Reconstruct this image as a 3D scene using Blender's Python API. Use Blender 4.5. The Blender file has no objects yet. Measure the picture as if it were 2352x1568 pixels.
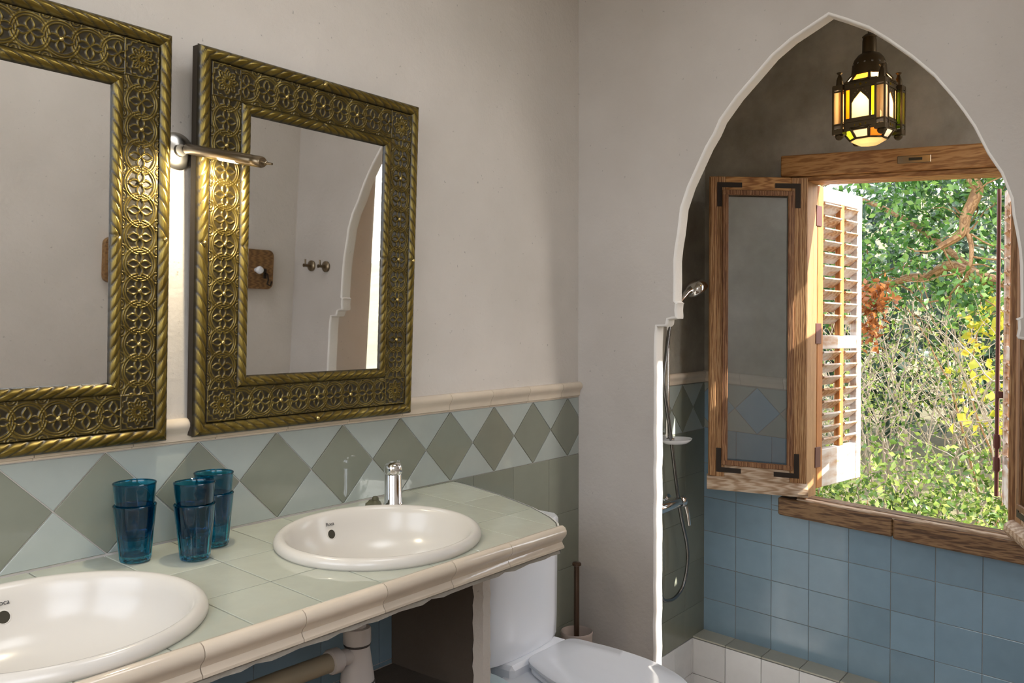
import bpy, bmesh, math, random
import numpy as np
from mathutils import Vector, Matrix
from mathutils.geometry import tessellate_polygon
PI = math.pi
random.seed(7); rng = np.random.default_rng(7)
S = bpy.context.scene; COL = S.collection

# ------------------------------------------------------------------ camera, sky, sun, exposure
cam = bpy.data.cameras.new('camera'); co = bpy.data.objects.new('camera', cam); COL.objects.link(co)
F = 1950.0; TH = math.atan2(1524, F); PT = math.atan(34/F)
fw = Vector((math.cos(TH)*math.cos(PT), math.sin(TH)*math.cos(PT), -math.sin(PT)))
rt = Vector((math.sin(TH), -math.cos(TH), 0)); upv = rt.cross(fw)
co.matrix_world = Matrix(((rt.x, upv.x, -fw.x, 0), (rt.y, upv.y, -fw.y, 0), (rt.z, upv.z, -fw.z, 0), (0, 0, 0, 1)))
cam.sensor_fit = 'HORIZONTAL'; cam.sensor_width = 36; cam.lens = F/2352*36; cam.clip_start = .005
S.camera = co
S.view_settings.view_transform = 'Standard'; S.view_settings.look = 'None'
S.view_settings.exposure = 0.7; S.view_settings.gamma = 1; S.view_settings.use_curve_mapping = False
SUNDIR = Vector((-.35, 1, -.85)).normalized()          # the way the sunlight travels
w = bpy.data.worlds.new('world'); S.world = w; w.use_nodes = True
nt = w.node_tree; bg = nt.nodes['Background']
sky = nt.nodes.new('ShaderNodeTexSky'); sky.sky_type = 'NISHITA'; sky.sun_disc = False
sky.sun_elevation = math.asin(-SUNDIR.z); sky.sun_rotation = math.atan2(-SUNDIR.x, -SUNDIR.y)
sky.air_density = 1.0; sky.dust_density = 3.0; sky.ozone_density = 1.0
hz = nt.nodes.new('ShaderNodeMixRGB'); hz.inputs[0].default_value = .55; hz.inputs[2].default_value = (8.5, 8.7, 9.0, 1)
nt.links.new(sky.outputs[0], hz.inputs[1]); nt.links.new(hz.outputs[0], bg.inputs[0]); bg.inputs[1].default_value = .48
sl = bpy.data.lights.new('sun', 'SUN'); so = bpy.data.objects.new('sun', sl); COL.objects.link(so)
sl.energy = 9.5; sl.angle = .009; sl.color = (1, .95, .86)
so.rotation_euler = SUNDIR.to_track_quat('-Z', 'Y').to_euler(); so.location = (8, -6, 8)
def portal(name, loc, sx, sy, nrm):
    l = bpy.data.lights.new(name, 'AREA'); l.shape = 'RECTANGLE'; l.size = sx; l.size_y = sy
    l.cycles.is_portal = True
    o = bpy.data.objects.new(name, l); COL.objects.link(o); o.location = loc
    o.rotation_euler = Vector(nrm).to_track_quat('-Z', 'Y').to_euler()
portal('window_portal', (3.86, .89, -.05), .72, 1.45, (-1, 0, 0))
portal('shower_window_portal', (3.385, -.19, .40), .5, 1.7, (0, 1, 0))
portal('side_fill_portal', (.05, -.19, .55), 1.1, 1.2, (0, 1, 0))
portal('front_fill_portal', (-.71, .875, .6), 1.45, 1.4, (1, 0, 0))

# ------------------------------------------------------------------ constants (metres; camera at the origin, X along the basin wall)
YW = 1.753; K = .06                 # basin wall plane; the old house has settled: levels drop by K towards -Y
XA, TA = 2.6435, .056               # arch partition
XW = 3.72; YR = -.03                # window wall, opposite wall
ZF, ZC = -1.43, 1.5
def sk(v): return Vector((v[0], v[1], v[2] + K*(v[1]-YW)))

# ------------------------------------------------------------------ helpers
WL = {}
class MB:
    def __init__(s, xf=None): s.v = []; s.f = []; s.sm = []; s.xf = xf
    def add(s, vs, fs, smooth=False):
        b = len(s.v)
        s.v += [tuple(s.xf(v)) if s.xf else tuple(v) for v in vs]
        for f in fs: s.f.append(tuple(i+b for i in f)); s.sm.append(smooth)
        return s
    def box(s, x0, x1, y0, y1, z0, z1, b=0.0):
        if b <= 0:
            v = [(x, y, z) for x in (x0, x1) for y in (y0, y1) for z in (z0, z1)]
            return s.add(v, [(0,1,3,2),(4,6,7,5),(0,4,5,1),(2,3,7,6),(0,2,6,4),(1,5,7,3)])
        m = ((x0+x1)/2, (y0+y1)/2, (z0+z1)/2); h = ((x1-x0)/2, (y1-y0)/2, (z1-z0)/2); b = min(b, *[q*.9 for q in h])
        v = []; idx = {}
        for a in range(3):
            for sx in (-1, 1):
                for sy in (-1, 1):
                    for sz in (-1, 1):
                        sg = (sx, sy, sz)
                        idx[(a, sg)] = len(v)
                        v.append(tuple(m[i] + sg[i]*(h[i] if i == a else h[i]-b) for i in range(3)))
        f = []
        C = [(-1,-1), (1,-1), (1,1), (-1,1)]
        for a in range(3):
            for s_ in (-1, 1):
                o = [i for i in range(3) if i != a]; q = []
                for c in C:
                    g = [0,0,0]; g[a] = s_; g[o[0]] = c[0]; g[o[1]] = c[1]; q.append(idx[(a, tuple(g))])
                f.append(tuple(q) if (s_ == 1) ^ (a == 1) else tuple(reversed(q)))
        for a in range(3):
            for c in range(a+1, 3):
                e = 3-a-c
                for s1 in (-1,1):
                    for s2 in (-1,1):
                        g0 = [0,0,0]; g0[a] = s1; g0[c] = s2; g0[e] = -1; g1 = list(g0); g1[e] = 1
                        f.append((idx[(a,tuple(g0))], idx[(a,tuple(g1))], idx[(c,tuple(g1))], idx[(c,tuple(g0))]))
        for sx in (-1,1):
            for sy in (-1,1):
                for sz in (-1,1): f.append(tuple(idx[(a,(sx,sy,sz))] for a in range(3)))
        return s.add(v, f)
    def tile(s, poly, o, u, vv, n, h, b):
        """2D polygon in the plane o + a*u + b*v, raised h along n with a chamfered rim b"""
        o, u, vv, n = map(Vector, (o, u, vv, n)); N = len(poly)
        ins = inset(poly, b)
        r0 = [o+u*p[0]+vv*p[1] for p in poly]; r1 = [q+n*(h-b*.7) for q in r0]
        r2 = [o+u*p[0]+vv*p[1]+n*h for p in ins]
        f = [tuple(range(2*N, 3*N))]
        for k in range(2):
            for i in range(N):
                j = (i+1) % N; f.append((k*N+i, k*N+j, (k+1)*N+j, (k+1)*N+i))
        return s.add(r0+r1+r2, f)
    def prism(s, poly, axis, a0, a1, smooth=False):
        """closed polygon extruded along x / y / z"""
        N = len(poly)
        def P(p, a): return {'x': (a, p[0], p[1]), 'y': (p[0], a, p[1]), 'z': (p[0], p[1], a)}[axis]
        v = [P(p, a0) for p in poly] + [P(p, a1) for p in poly]
        tri = tessellate_polygon([[Vector((p[0], p[1], 0)) for p in poly]])
        f = [tuple(t) for t in tri] + [tuple(N+i for i in reversed(t)) for t in tri]
        b = len(s.v); s.add(v, f)
        for i in range(N):
            j = (i+1) % N; s.f.append((b+i, b+j, b+N+j, b+N+i)); s.sm.append(smooth)
        return s
    def tube(s, path, r, n=10, caps=True):
        path = [Vector(p) for p in path]; m = len(path)
        rr = r if isinstance(r, (list, tuple)) else [r]*m
        v = []; prev = None
        for i, p in enumerate(path):
            t = (path[min(i+1, m-1)]-path[max(i-1, 0)])
            t = t.normalized() if t.length > 1e-9 else Vector((0,0,1))
            if prev is None:
                a = Vector((0,0,1)) if abs(t.z) < .9 else Vector((1,0,0)); x = t.cross(a).normalized()
            else:
                x = (prev - t*prev.dot(t)); x = x.normalized() if x.length > 1e-6 else t.orthogonal().normalized()
            prev = x; y = t.cross(x)
            v += [p+(x*math.cos(2*PI*k/n)+y*math.sin(2*PI*k/n))*rr[i] for k in range(n)]
        f = [(i*n+k, i*n+(k+1)%n, (i+1)*n+(k+1)%n, (i+1)*n+k) for i in range(m-1) for k in range(n)]
        s.add(v, f, True)
        if caps:
            s.add(v[:n], [tuple(reversed(range(n)))]); s.add(v[-n:], [tuple(range(n))])
        return s
    def lathe(s, prof, c=(0,0,0), n=32, sx=1, sy=1, M=None, mod=None, smooth=True, phase=0):
        """prof: (radius, z) pairs; M turns the z axis elsewhere"""
        c = Vector(c); v = []
        for i, (r, z) in enumerate(prof):
            for k in range(n):
                a = 2*PI*k/n+phase; q = r*(mod(i, a) if mod else 1)
                p = Vector((q*math.cos(a)*sx, q*math.sin(a)*sy, z)); v.append(c + (M @ p if M else p))
        f = [(i*n+k, i*n+(k+1)%n, (i+1)*n+(k+1)%n, (i+1)*n+k) for i in range(len(prof)-1) for k in range(n)]
        s.add(v, f, smooth)
        if prof[0] == prof[-1]: return s
        b = len(s.v)-n*len(prof)
        if prof[0][0] > 1e-6: s.f.append(tuple(b+k for k in reversed(range(n)))); s.sm.append(False)
        if prof[-1][0] > 1e-6: s.f.append(tuple(b+n*(len(prof)-1)+k for k in range(n))); s.sm.append(False)
        return s
    def grid(s, P, smooth=True, loop=False):
        R = len(P); Q = len(P[0]); v = [p for row in P for p in row]
        f = [(i*Q+j, i*Q+j+1, (i+1)*Q+j+1, (i+1)*Q+j) for i in range(R-1) for j in range(Q-1)]
        return s.add(v, f, smooth)
    def build(s, name, mat, parent=None, label=None, loc=None, attr=None, fix=True):
        v = np.array(s.v, float)
        c = Vector(loc) if loc is not None else Vector((v.min(0)+v.max(0))/2)
        me = bpy.data.meshes.new(name); me.from_pydata([tuple(q) for q in (v-np.array(c))], [], s.f)
        me.polygons.foreach_set('use_smooth', s.sm)
        if fix:
            bm = bmesh.new(); bm.from_mesh(me); bmesh.ops.remove_doubles(bm, verts=bm.verts, dist=1e-6)
            bmesh.ops.recalc_face_normals(bm, faces=bm.faces); bm.to_mesh(me); bm.free()
        me.materials.append(mat)
        if any(s.sm):
            fl = np.zeros(len(me.polygons), bool); me.polygons.foreach_get('use_smooth', fl)
            me.set_sharp_from_angle(angle=.75); me.polygons.foreach_set('use_smooth', fl)
        me.update()
        return link(name, me, c, parent, label)
def link(name, me, c, parent=None, label=None):
    o = bpy.data.objects.new(name, me); COL.objects.link(o); WL[o] = Vector(c)
    o.location = Vector(c) - (WL[parent] if parent else Vector())
    if parent: o.parent = parent
    if label: o['label'] = label
    return o
def thing(name, label, cat, loc, group=None):
    o = bpy.data.objects.new(name, None); COL.objects.link(o); o.location = loc; WL[o] = Vector(loc)
    o.empty_display_size = .05
    return tag(o, label, cat, group)
def tag(o, label, cat, group=None):
    o['label'] = label; o['category'] = cat
    if group: o['group'] = group
    return o
def struct(o): o['kind'] = 'structure'; return o
def dup(root, d, label):
    r = root.copy(); COL.objects.link(r); r.location = root.location + Vector(d); WL[r] = WL[root]+Vector(d); r['label'] = label
    for ch in list(root.children):
        c = ch.copy(); COL.objects.link(c); c.parent = r
        for g in list(ch.children):
            q = g.copy(); COL.objects.link(q); q.parent = c
    return r
def inset(poly, b):
    N = len(poly); ar = sum(poly[i][0]*poly[(i+1)%N][1]-poly[(i+1)%N][0]*poly[i][1] for i in range(N)); sg = 1 if ar > 0 else -1
    out = []
    for i in range(N):
        p0, p1, p2 = Vector(poly[i-1]).to_2d(), Vector(poly[i]).to_2d(), Vector(poly[(i+1)%N]).to_2d()
        d1 = (p1-p0).normalized(); d2 = (p2-p1).normalized()
        n1 = Vector((-d1.y, d1.x))*sg; n2 = Vector((-d2.y, d2.x))*sg
        k = n1+n2; l = max(k.dot(n1), .35); q = p1 + k*(b/l); out.append((q.x, q.y))
    return out
def clip(poly, ax, val, keep_less):
    out = []; N = len(poly)
    for i in range(N):
        a, b = poly[i], poly[(i+1)%N]
        ia = (a[ax] <= val) == keep_less or a[ax] == val; ib = (b[ax] <= val) == keep_less or b[ax] == val
        if ia: out.append(a)
        if ia != ib:
            t = (val-a[ax])/(b[ax]-a[ax]); out.append((a[0]+t*(b[0]-a[0]), a[1]+t*(b[1]-a[1])))
    return out
def area(p): return abs(sum(p[i][0]*p[(i+1)%len(p)][1]-p[(i+1)%len(p)][0]*p[i][1] for i in range(len(p))))/2 if len(p) > 2 else 0
def clipbox(poly, x0, x1, y0, y1):
    for ax, v, l in ((0,x0,False),(0,x1,True),(1,y0,False),(1,y1,True)):
        poly = clip(poly, ax, v, l)
        if len(poly) < 3: return []
    q = []
    for p in poly:
        if not q or math.dist(p, q[-1]) > .002: q.append(p)
    if len(q) > 1 and math.dist(q[0], q[-1]) < .002: q.pop()
    return q if area(q) > 2e-5 else []
def spline(pts, n=8):
    pts = [Vector(p) for p in pts]; out = []
    for i in range(len(pts)-1):
        p0, p1, p2, p3 = pts[max(i-1,0)], pts[i], pts[i+1], pts[min(i+2, len(pts)-1)]
        for k in range(n):
            t = k/n; out.append(.5*((2*p1)+(p2-p0)*t+(2*p0-5*p1+4*p2-p3)*t*t+(3*p1-p0-3*p2+p3)*t**3))
    return out+[pts[-1]]

# ------------------------------------------------------------------ materials
class NT:
    def __init__(s, name):
        s.m = bpy.data.materials.new(name); s.m.use_nodes = True; s.t = s.m.node_tree
        s.b = s.t.nodes['Principled BSDF']; s.out = s.t.nodes['Material Output']
    def n(s, ty, **kw):
        q = s.t.nodes.new(ty)
        for k, v in kw.items():
            if k.startswith('i_'): q.inputs[k[2:].replace('_', ' ')].default_value = v
            else: setattr(q, k, v)
        return q
    def l(s, a, b): s.t.links.new(a, b)
    def pos(s, scale=(1,1,1), obj=False):
        g = s.n('ShaderNodeTexCoord').outputs['Object'] if obj else s.n('ShaderNodeNewGeometry').outputs['Position']
        mp = s.n('ShaderNodeMapping'); mp.inputs['Scale'].default_value = scale; s.l(g, mp.inputs['Vector']); return mp.outputs[0]
    def noise(s, vec, scale, detail=4, rough=.55):
        q = s.n('ShaderNodeTexNoise'); q.inputs['Scale'].default_value = scale; q.inputs['Detail'].default_value = detail; q.inputs['Roughness'].default_value = rough
        s.l(vec, q.inputs['Vector']); return q.outputs['Fac']
    def ramp(s, fac, stops):
        q = s.n('ShaderNodeValToRGB'); e = q.color_ramp.elements
        while len(e) < len(stops): e.new(.5)
        for i, (p, c) in enumerate(stops): e[i].position = p; e[i].color = (*c, 1)
        s.l(fac, q.inputs[0]); return q.outputs[0]
    def mix(s, f, a, b, mode='MIX'):
        q = s.n('ShaderNodeMixRGB', blend_type=mode)
        for i, x in ((0,f),(1,a),(2,b)):
            if hasattr(x, 'is_output'): s.l(x, q.inputs[i])
            else: q.inputs[i].default_value = x if i == 0 else (*x, 1)
        return q.outputs[0]
    def bump(s, h, strength, dist=.01):
        q = s.n('ShaderNodeBump'); q.inputs['Strength'].default_value = strength; q.inputs['Distance'].default_value = dist
        s.l(h, q.inputs['Height']); s.l(q.outputs[0], s.b.inputs['Normal'])
    def set(s, **kw):
        for k, v in kw.items():
            i = s.b.inputs[k.replace('_', ' ')]
            if hasattr(v, 'is_output'): s.l(v, i)
            else: i.default_value = (*v, 1) if isinstance(v, tuple) and len(v) == 3 else v
        return s
def plain(name, col, rough=.5, metal=0, **kw):
    return NT(name).set(Base_Color=col, Roughness=rough, Metallic=metal, **kw).m
def plaster(name, c0, c1, pit, bs=.35):
    t = NT(name); p = t.pos()
    base = t.ramp(t.noise(p, 2.3, 5), [(.3, c0), (.7, c1)])
    fine = t.noise(p, 55, 5, .6); pits = t.noise(p, 75, 2, .5)
    pm = t.ramp(pits, [(.725, (1,1,1)), (.78, (pit, pit, pit))])
    t.set(Base_Color=t.mix(1.0, base, pm, 'MULTIPLY'), Roughness=.9)
    h = t.n('ShaderNodeMath', operation='ADD'); t.l(fine, h.inputs[0])
    k = t.n('ShaderNodeMath', operation='MULTIPLY'); k.inputs[1].default_value = 1.6; t.l(t.noise(p, 9, 3), k.inputs[0]); t.l(k.outputs[0], h.inputs[1])
    t.bump(h.outputs[0], bs, .012); return t.m
M = {}
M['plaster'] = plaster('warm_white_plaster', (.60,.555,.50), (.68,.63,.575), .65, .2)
M['plaster_arch'] = plaster('shaded_arch_plaster', (.47,.43,.39), (.545,.505,.465), .75, .18)  # same plaster as the basin wall, greyed to carry the arch wall's shade
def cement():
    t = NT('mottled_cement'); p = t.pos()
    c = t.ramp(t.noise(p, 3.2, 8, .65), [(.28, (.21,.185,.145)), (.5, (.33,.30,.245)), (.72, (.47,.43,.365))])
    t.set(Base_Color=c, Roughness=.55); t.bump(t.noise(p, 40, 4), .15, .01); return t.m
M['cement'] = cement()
def glaze(name, col, rough=.1, var=.1, wob=.05):
    t = NT(name); oi = t.n('ShaderNodeObjectInfo'); p = t.pos()
    a = tuple(c*(1-var) for c in col); b = tuple(min(1, c*(1+var)) for c in col)
    f = t.n('ShaderNodeMath', operation='ADD'); t.l(oi.outputs['Random'], f.inputs[0]); t.l(t.noise(p, 14, 3), f.inputs[1])
    h = t.n('ShaderNodeMath', operation='MULTIPLY'); h.inputs[1].default_value = .5; t.l(f.outputs[0], h.inputs[0])
    t.set(Base_Color=t.ramp(h.outputs[0], [(.2, a), (.8, b)]), Roughness=rough)
    t.bump(t.noise(p, 22, 2), wob, .01); return t.m
M['sage'] = glaze('sage_green_glaze', (.225,.235,.185), .04)
M['pale'] = glaze('pale_sea_green_glaze', (.37,.405,.37), .04)
M['counter'] = glaze('pale_celadon_glaze', (.47,.485,.40), .04)
M['cream'] = glaze('cream_glaze', (.66,.565,.445), .07)
M['blue'] = glaze('slate_blue_glaze', (.25,.37,.47), .13)
M['white_tile'] = glaze('white_tile_glaze', (.78,.78,.79), .15)
M['ledge_tile'] = glaze('putty_tile_glaze', (.50,.49,.42), .3)
M['grout'] = plaster('grey_grout', (.35,.33,.28), (.46,.43,.37), .8)
M['grout_dark'] = plaster('dark_grout', (.10,.105,.10), (.15,.15,.14), .8)
M['white_grout'] = plain('white_grout', (.7,.69,.63), .8)
M['porcelain'] = plain('cream_porcelain', (.63,.595,.535), .2)
M['wc'] = plain('white_porcelain', (.80,.82,.86), .1)
M['chrome'] = plain('chrome', (.82,.82,.82), .08, 1)
M['steel'] = plain('brushed_steel', (.62,.60,.56), .3, 1)
M['bronze'] = plain('bronzed_nickel', (.24,.185,.12), .3, .9)
M['iron'] = plain('dark_iron', (.035,.026,.02), .55, .6)
M['rust'] = plain('dark_red_iron', (.10,.03,.025), .5, .3)
M['dark'] = plain('dark_hole', (.03,.025,.012), .6)
M['olive'] = plain('olive_rubber', (.075,.07,.035), .6)
M['mirror'] = plain('mirror_silver', (.86,.86,.85), .015, 1)
M['pvc'] = plain('grey_white_plastic', (.50,.46,.43), .4)
M['pvc_ring'] = plain('dark_gasket', (.05,.04,.035), .6)
M['pipe'] = plain('tan_plastic_pipe', (.30,.25,.17), .5)
M['ink'] = plain('grey_print', (.05,.05,.055), .5)
M['backing'] = plain('mirror_backing_wood', (.035,.025,.015), .8)
M['bulb'] = NT('lamp_glow').set(Base_Color=(1,.9,.7), Emission_Color=(1,.86,.62), Emission_Strength=14.).m
M['screw'] = plain('brass_pin', (.55,.42,.16), .3, 1)
def brass(name, attr):
    t = NT(name); p = t.pos()
    a = t.n('ShaderNodeAttribute', attribute_name='patina').outputs['Fac'] if attr else t.noise(p, 30, 4)
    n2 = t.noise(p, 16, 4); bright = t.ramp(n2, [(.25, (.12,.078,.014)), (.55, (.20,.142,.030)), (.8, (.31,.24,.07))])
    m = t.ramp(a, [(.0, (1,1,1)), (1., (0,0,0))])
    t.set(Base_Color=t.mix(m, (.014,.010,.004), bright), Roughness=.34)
    mm = t.n('ShaderNodeMath', operation='MULTIPLY'); mm.inputs[1].default_value = .9; t.l(m, mm.inputs[0]); t.l(mm.outputs[0], t.b.inputs['Metallic'])
    return t.m
# patina attribute: 1 = bare polished metal is 0, dark antique wash is 1
M['brass'] = brass('antiqued_brass', True)
def wood(name, c0, c1, c2, sc=(1,1,1), rough=.55, gray=0.):
    t = NT(name); p = t.pos(sc); d = t.noise(p, 3.0, 6, .6)
    wv = t.n('ShaderNodeTexWave'); wv.inputs['Scale'].default_value = 6; wv.inputs['Distortion'].default_value = 9; wv.inputs['Detail'].default_value = 3
    t.l(p, wv.inputs['Vector'])
    f = t.mix(.45, d, wv.outputs['Fac']); c = t.ramp(f, [(.2, c0), (.5, c1), (.8, c2)])
    if gray: c = t.mix(t.ramp(t.noise(t.pos((2,2,9)), 3, 5), [(.5-gray*.3, (0,0,0)), (.75-gray*.3, (1,1,1))]), c, (.55,.52,.50))
    t.set(Base_Color=c, Roughness=rough); t.bump(f, .25, .004); return t.m
M['wood_h'] = wood('honey_pine_along', (.22,.085,.02), (.40,.185,.055), (.55,.30,.11), (1.3,1.3,13))
M['wood_v'] = wood('honey_pine_upright', (.17,.07,.02), (.34,.165,.06), (.52,.32,.15), (14,14,1.0))
M['wood_dark'] = wood('weathered_dark_oak', (.075,.036,.016), (.16,.08,.035), (.32,.19,.09), (1.4,1.4,14))
M['wood_grey'] = wood('weathered_grey_pine', (.30,.18,.10), (.46,.33,.22), (.62,.50,.38), (1.3,1.3,12))
M['shutter'] = wood('sun_bleached_shutter', (.24,.11,.05), (.38,.22,.12), (.50,.34,.22), (14,14,1.2), .6, .55)
M['shutter_raw'] = wood('orange_shutter_wood', (.30,.10,.02), (.42,.16,.035), (.50,.22,.06), (14,14,1.0))
M['slat'] = wood('shutter_slat_wood', (.26,.11,.04), (.38,.20,.09), (.50,.32,.18), (1.4,1.4,14), .6, .3)
M['shaded_brown_render'] = plaster('shaded_brown_render', (.10,.078,.06), (.15,.12,.095), .7, .3)  # dark brown holds the shade under the counter, on pier sides and shelf
M['wood_bead'] = wood('dark_pine_bead', (.10,.035,.012), (.20,.085,.03), (.34,.18,.08), (14,14,1.2))
M['plank'] = wood('olive_brown_board', (.12,.055,.018), (.20,.10,.032), (.28,.15,.05), (1.5,14,14))
def glassy(name, col, rough=0., ior=1.47):
    return NT(name).set(Base_Color=col, Roughness=rough, Transmission_Weight=1., IOR=ior).m
M['teal'] = glassy('teal_glass', (.06,.42,.60))
def pane_mat(name, k=.10):
    t = NT(name); tr = t.n('ShaderNodeBsdfTransparent'); gl = t.n('ShaderNodeBsdfGlossy'); gl.inputs['Roughness'].default_value = .02
    fr = t.n('ShaderNodeFresnel'); fr.inputs['IOR'].default_value = 1.55
    mx = t.n('ShaderNodeMixShader'); ad = t.n('ShaderNodeMath', operation='ADD'); ad.inputs[1].default_value = k
    t.l(fr.outputs[0], ad.inputs[0]); t.l(ad.outputs[0], mx.inputs[0]); t.l(tr.outputs[0], mx.inputs[1]); t.l(gl.outputs[0], mx.inputs[2]); t.l(mx.outputs[0], t.out.inputs[0])
    tr.inputs[0].default_value = (.93,.96,.97,1); return t.m
M['pane'] = pane_mat('window_glass')
def lit_pane(name, col):
    t = NT(name); a = t.n('ShaderNodeBsdfTranslucent'); a.inputs[0].default_value = (*col, 1)
    b = t.n('ShaderNodeBsdfTransparent'); b.inputs[0].default_value = (*col, 1)
    g = t.n('ShaderNodeBsdfGlossy'); g.inputs['Roughness'].default_value = .1
    m1 = t.n('ShaderNodeMixShader'); m1.inputs[0].default_value = .25; t.l(a.outputs[0], m1.inputs[1]); t.l(b.outputs[0], m1.inputs[2])
    m2 = t.n('ShaderNodeMixShader'); m2.inputs[0].default_value = .04; t.l(m1.outputs[0], m2.inputs[1]); t.l(g.outputs[0], m2.inputs[2])
    t.l(m2.outputs[0], t.out.inputs[0]); return t.m
PANE = {k: lit_pane(k+'_lantern_glass', c) for k, c in dict(cream=(.95,.80,.58), amber=(.95,.48,.06), green=(.52,.70,.05), orange=(.95,.22,.02), white=(.92,.90,.88), yellow=(.95,.75,.10)).items()}
def leafy(name, stops, trans=.35):
    t = NT(name); a = t.n('ShaderNodeAttribute', attribute_name='tone').outputs['Fac']; c = t.ramp(a, stops)
    t.set(Base_Color=c, Roughness=.3)
    tr = t.n('ShaderNodeBsdfTranslucent'); t.l(c, tr.inputs[0]); mx = t.n('ShaderNodeMixShader'); mx.inputs[0].default_value = trans
    t.l(t.b.outputs[0], mx.inputs[1]); t.l(tr.outputs[0], mx.inputs[2]); t.l(mx.outputs[0], t.out.inputs[0]); return t.m
M['leaf'] = leafy('green_leaf', [(0, (.02,.06,.015)), (.5, (.07,.19,.035)), (1, (.28,.44,.10))])
M['leaf_lime'] = leafy('lime_leaf', [(0, (.03,.07,.012)), (.5, (.13,.22,.035)), (1, (.42,.47,.12))])
M['leaf_yellow'] = leafy('yellow_leaf', [(0, (.30,.38,.04)), (.6, (.62,.55,.06)), (1, (.75,.58,.08))])
M['leaf_dry'] = leafy('dry_brown_leaf', [(0, (.22,.07,.02)), (1, (.45,.17,.05))])
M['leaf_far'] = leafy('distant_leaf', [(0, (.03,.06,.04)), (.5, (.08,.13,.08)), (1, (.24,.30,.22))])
M['bark'] = wood('brown_bark', (.16,.07,.025), (.28,.14,.05), (.38,.22,.10), (5,5,5))
M['twig'] = plain('pale_bare_twig', (.34,.27,.20), .8)
M['earth'] = plaster('dry_earth', (.09,.08,.04), (.16,.14,.07), .7)
M['floor'] = plaster('worn_clay_floor', (.16,.10,.065), (.24,.16,.11), .8)

# ------------------------------------------------------------------ setting
wl = struct(MB().box(-.65, XA+TA*.5, YW, YW+.15, -1.9, ZC).build('wall_left', M['plaster']))
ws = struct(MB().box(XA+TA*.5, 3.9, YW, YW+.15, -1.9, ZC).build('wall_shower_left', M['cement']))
RX0, RX1, RZ0, RZ1 = -.50, .48, -.05, 1.15          # unseen side window behind the camera, added for fill light
wr = MB(); wr.box(RX1, XA+TA, YR-.15, YR, -1.9, ZC).box(-.7, RX0, YR-.15, YR, -1.9, ZC).box(RX0, RX1, YR-.15, YR, RZ1, ZC).box(RX0, RX1, YR-.15, YR, -1.9, RZ0)
wr = struct(wr.build('wall_right', M['plaster']))
def frame3(name, boxes): m = MB(); [m.box(*q, .004) for q in boxes]; return struct(m.build(name, M['wood_v']))
frame3('fill_window_3', [(RX0,RX0+.045,YR-.12,YR-.06,RZ0,RZ1),(RX1-.045,RX1,YR-.12,YR-.06,RZ0,RZ1),(RX0,RX1,YR-.12,YR-.06,RZ0,RZ0+.045),(RX0,RX1,YR-.12,YR-.06,RZ1-.045,RZ1)])
UX0, UX1, UZ0, UZ1 = 3.15, 3.64, -.45, 1.25            # narrow side window of the shower (seen bright in the mirror)
ws2 = MB(); ws2.box(XA+TA, UX0, YR-.15, YR, -1.9, ZC).box(UX1, 3.9, YR-.15, YR, -1.9, ZC).box(UX0, UX1, YR-.15, YR, UZ1, ZC).box(UX0, UX1, YR-.15, YR, -1.9, UZ0)
ws2 = struct(ws2.build('wall_shower_right', M['plaster']))
frame3('window_5', [(UX0,UX0+.04,YR-.12,YR-.06,UZ0,UZ1),(UX1-.04,UX1,YR-.12,YR-.06,UZ0,UZ1),(UX0,UX1,YR-.12,YR-.06,UZ0,UZ0+.04),(UX0,UX1,YR-.12,YR-.06,UZ1-.04,UZ1)])
QX0, QX1, QY0, QY1 = 1.10, 1.80, .40, 1.05       # unseen frosted roof light over the washstand, added to brighten the room
cb = MB(); cb.box(-.7, QX0, -.2, 1.95, ZC, ZC+.12).box(QX1, 3.9, -.2, 1.95, ZC, ZC+.12).box(QX0, QX1, -.2, QY0, ZC, ZC+.12).box(QX0, QX1, QY1, 1.95, ZC, ZC+.12)
struct(cb.build('ceiling', M['plaster']))
w2 = bpy.data.objects.new('fill_window_2', None); COL.objects.link(w2); w2.location = (1.2, .85, ZC); WL[w2] = w2.location.copy(); struct(w2)
fp = NT('fill_roof_glass'); tb = fp.n('ShaderNodeBsdfTranslucent'); tb.inputs[0].default_value = (.94,.95,.96,1); fp.l(tb.outputs[0], fp.out.inputs[0])
MB().add([(QX0,QY0,ZC+.10),(QX1,QY0,ZC+.10),(QX1,QY1,ZC+.10),(QX0,QY1,ZC+.10)], [(0,1,2,3)]).build('fill_window_pane', fp.m, w2)
qf = MB(); qf.box(QX0-.04, QX1+.04, QY0-.04, QY0+.01, ZC-.02, ZC+.01, .003).box(QX0-.04, QX1+.04, QY1-.01, QY1+.04, ZC-.02, ZC+.01, .003).box(QX0-.04, QX0+.01, QY0, QY1, ZC-.02, ZC+.01, .003).box(QX1-.01, QX1+.04, QY0, QY1, ZC-.02, ZC+.01, .003); qf.build('fill_window_frame', M['plaster'], w2)
struct(MB().box(-.7, XA+.01, -.2, 1.95, ZF-.1, ZF).build('floor', M['floor']))
struct(MB().box(XA+.01, 3.6, -.2, 1.95, -1.85, -1.75).build('floor_shower', M['white_tile']))
wf = MB(); wf.box(-.7, -.6, -.2, .15, -1.9, ZC).box(-.7, -.6, 1.60, 1.95, -1.9, ZC).box(-.7, -.6, .15, 1.60, 1.30, ZC).box(-.7, -.6, .15, 1.60, -1.9, -.10)
struct(wf.build('wall_front', M['plaster']))
frame3('fill_window_4', [(-.69,-.63,.15,.20,-.10,1.30),(-.69,-.63,1.55,1.60,-.10,1.30),(-.69,-.63,.15,1.60,-.10,-.05),(-.69,-.63,.15,1.60,1.25,1.30)])  # unseen window in the end wall, added as a fill light opening

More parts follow.
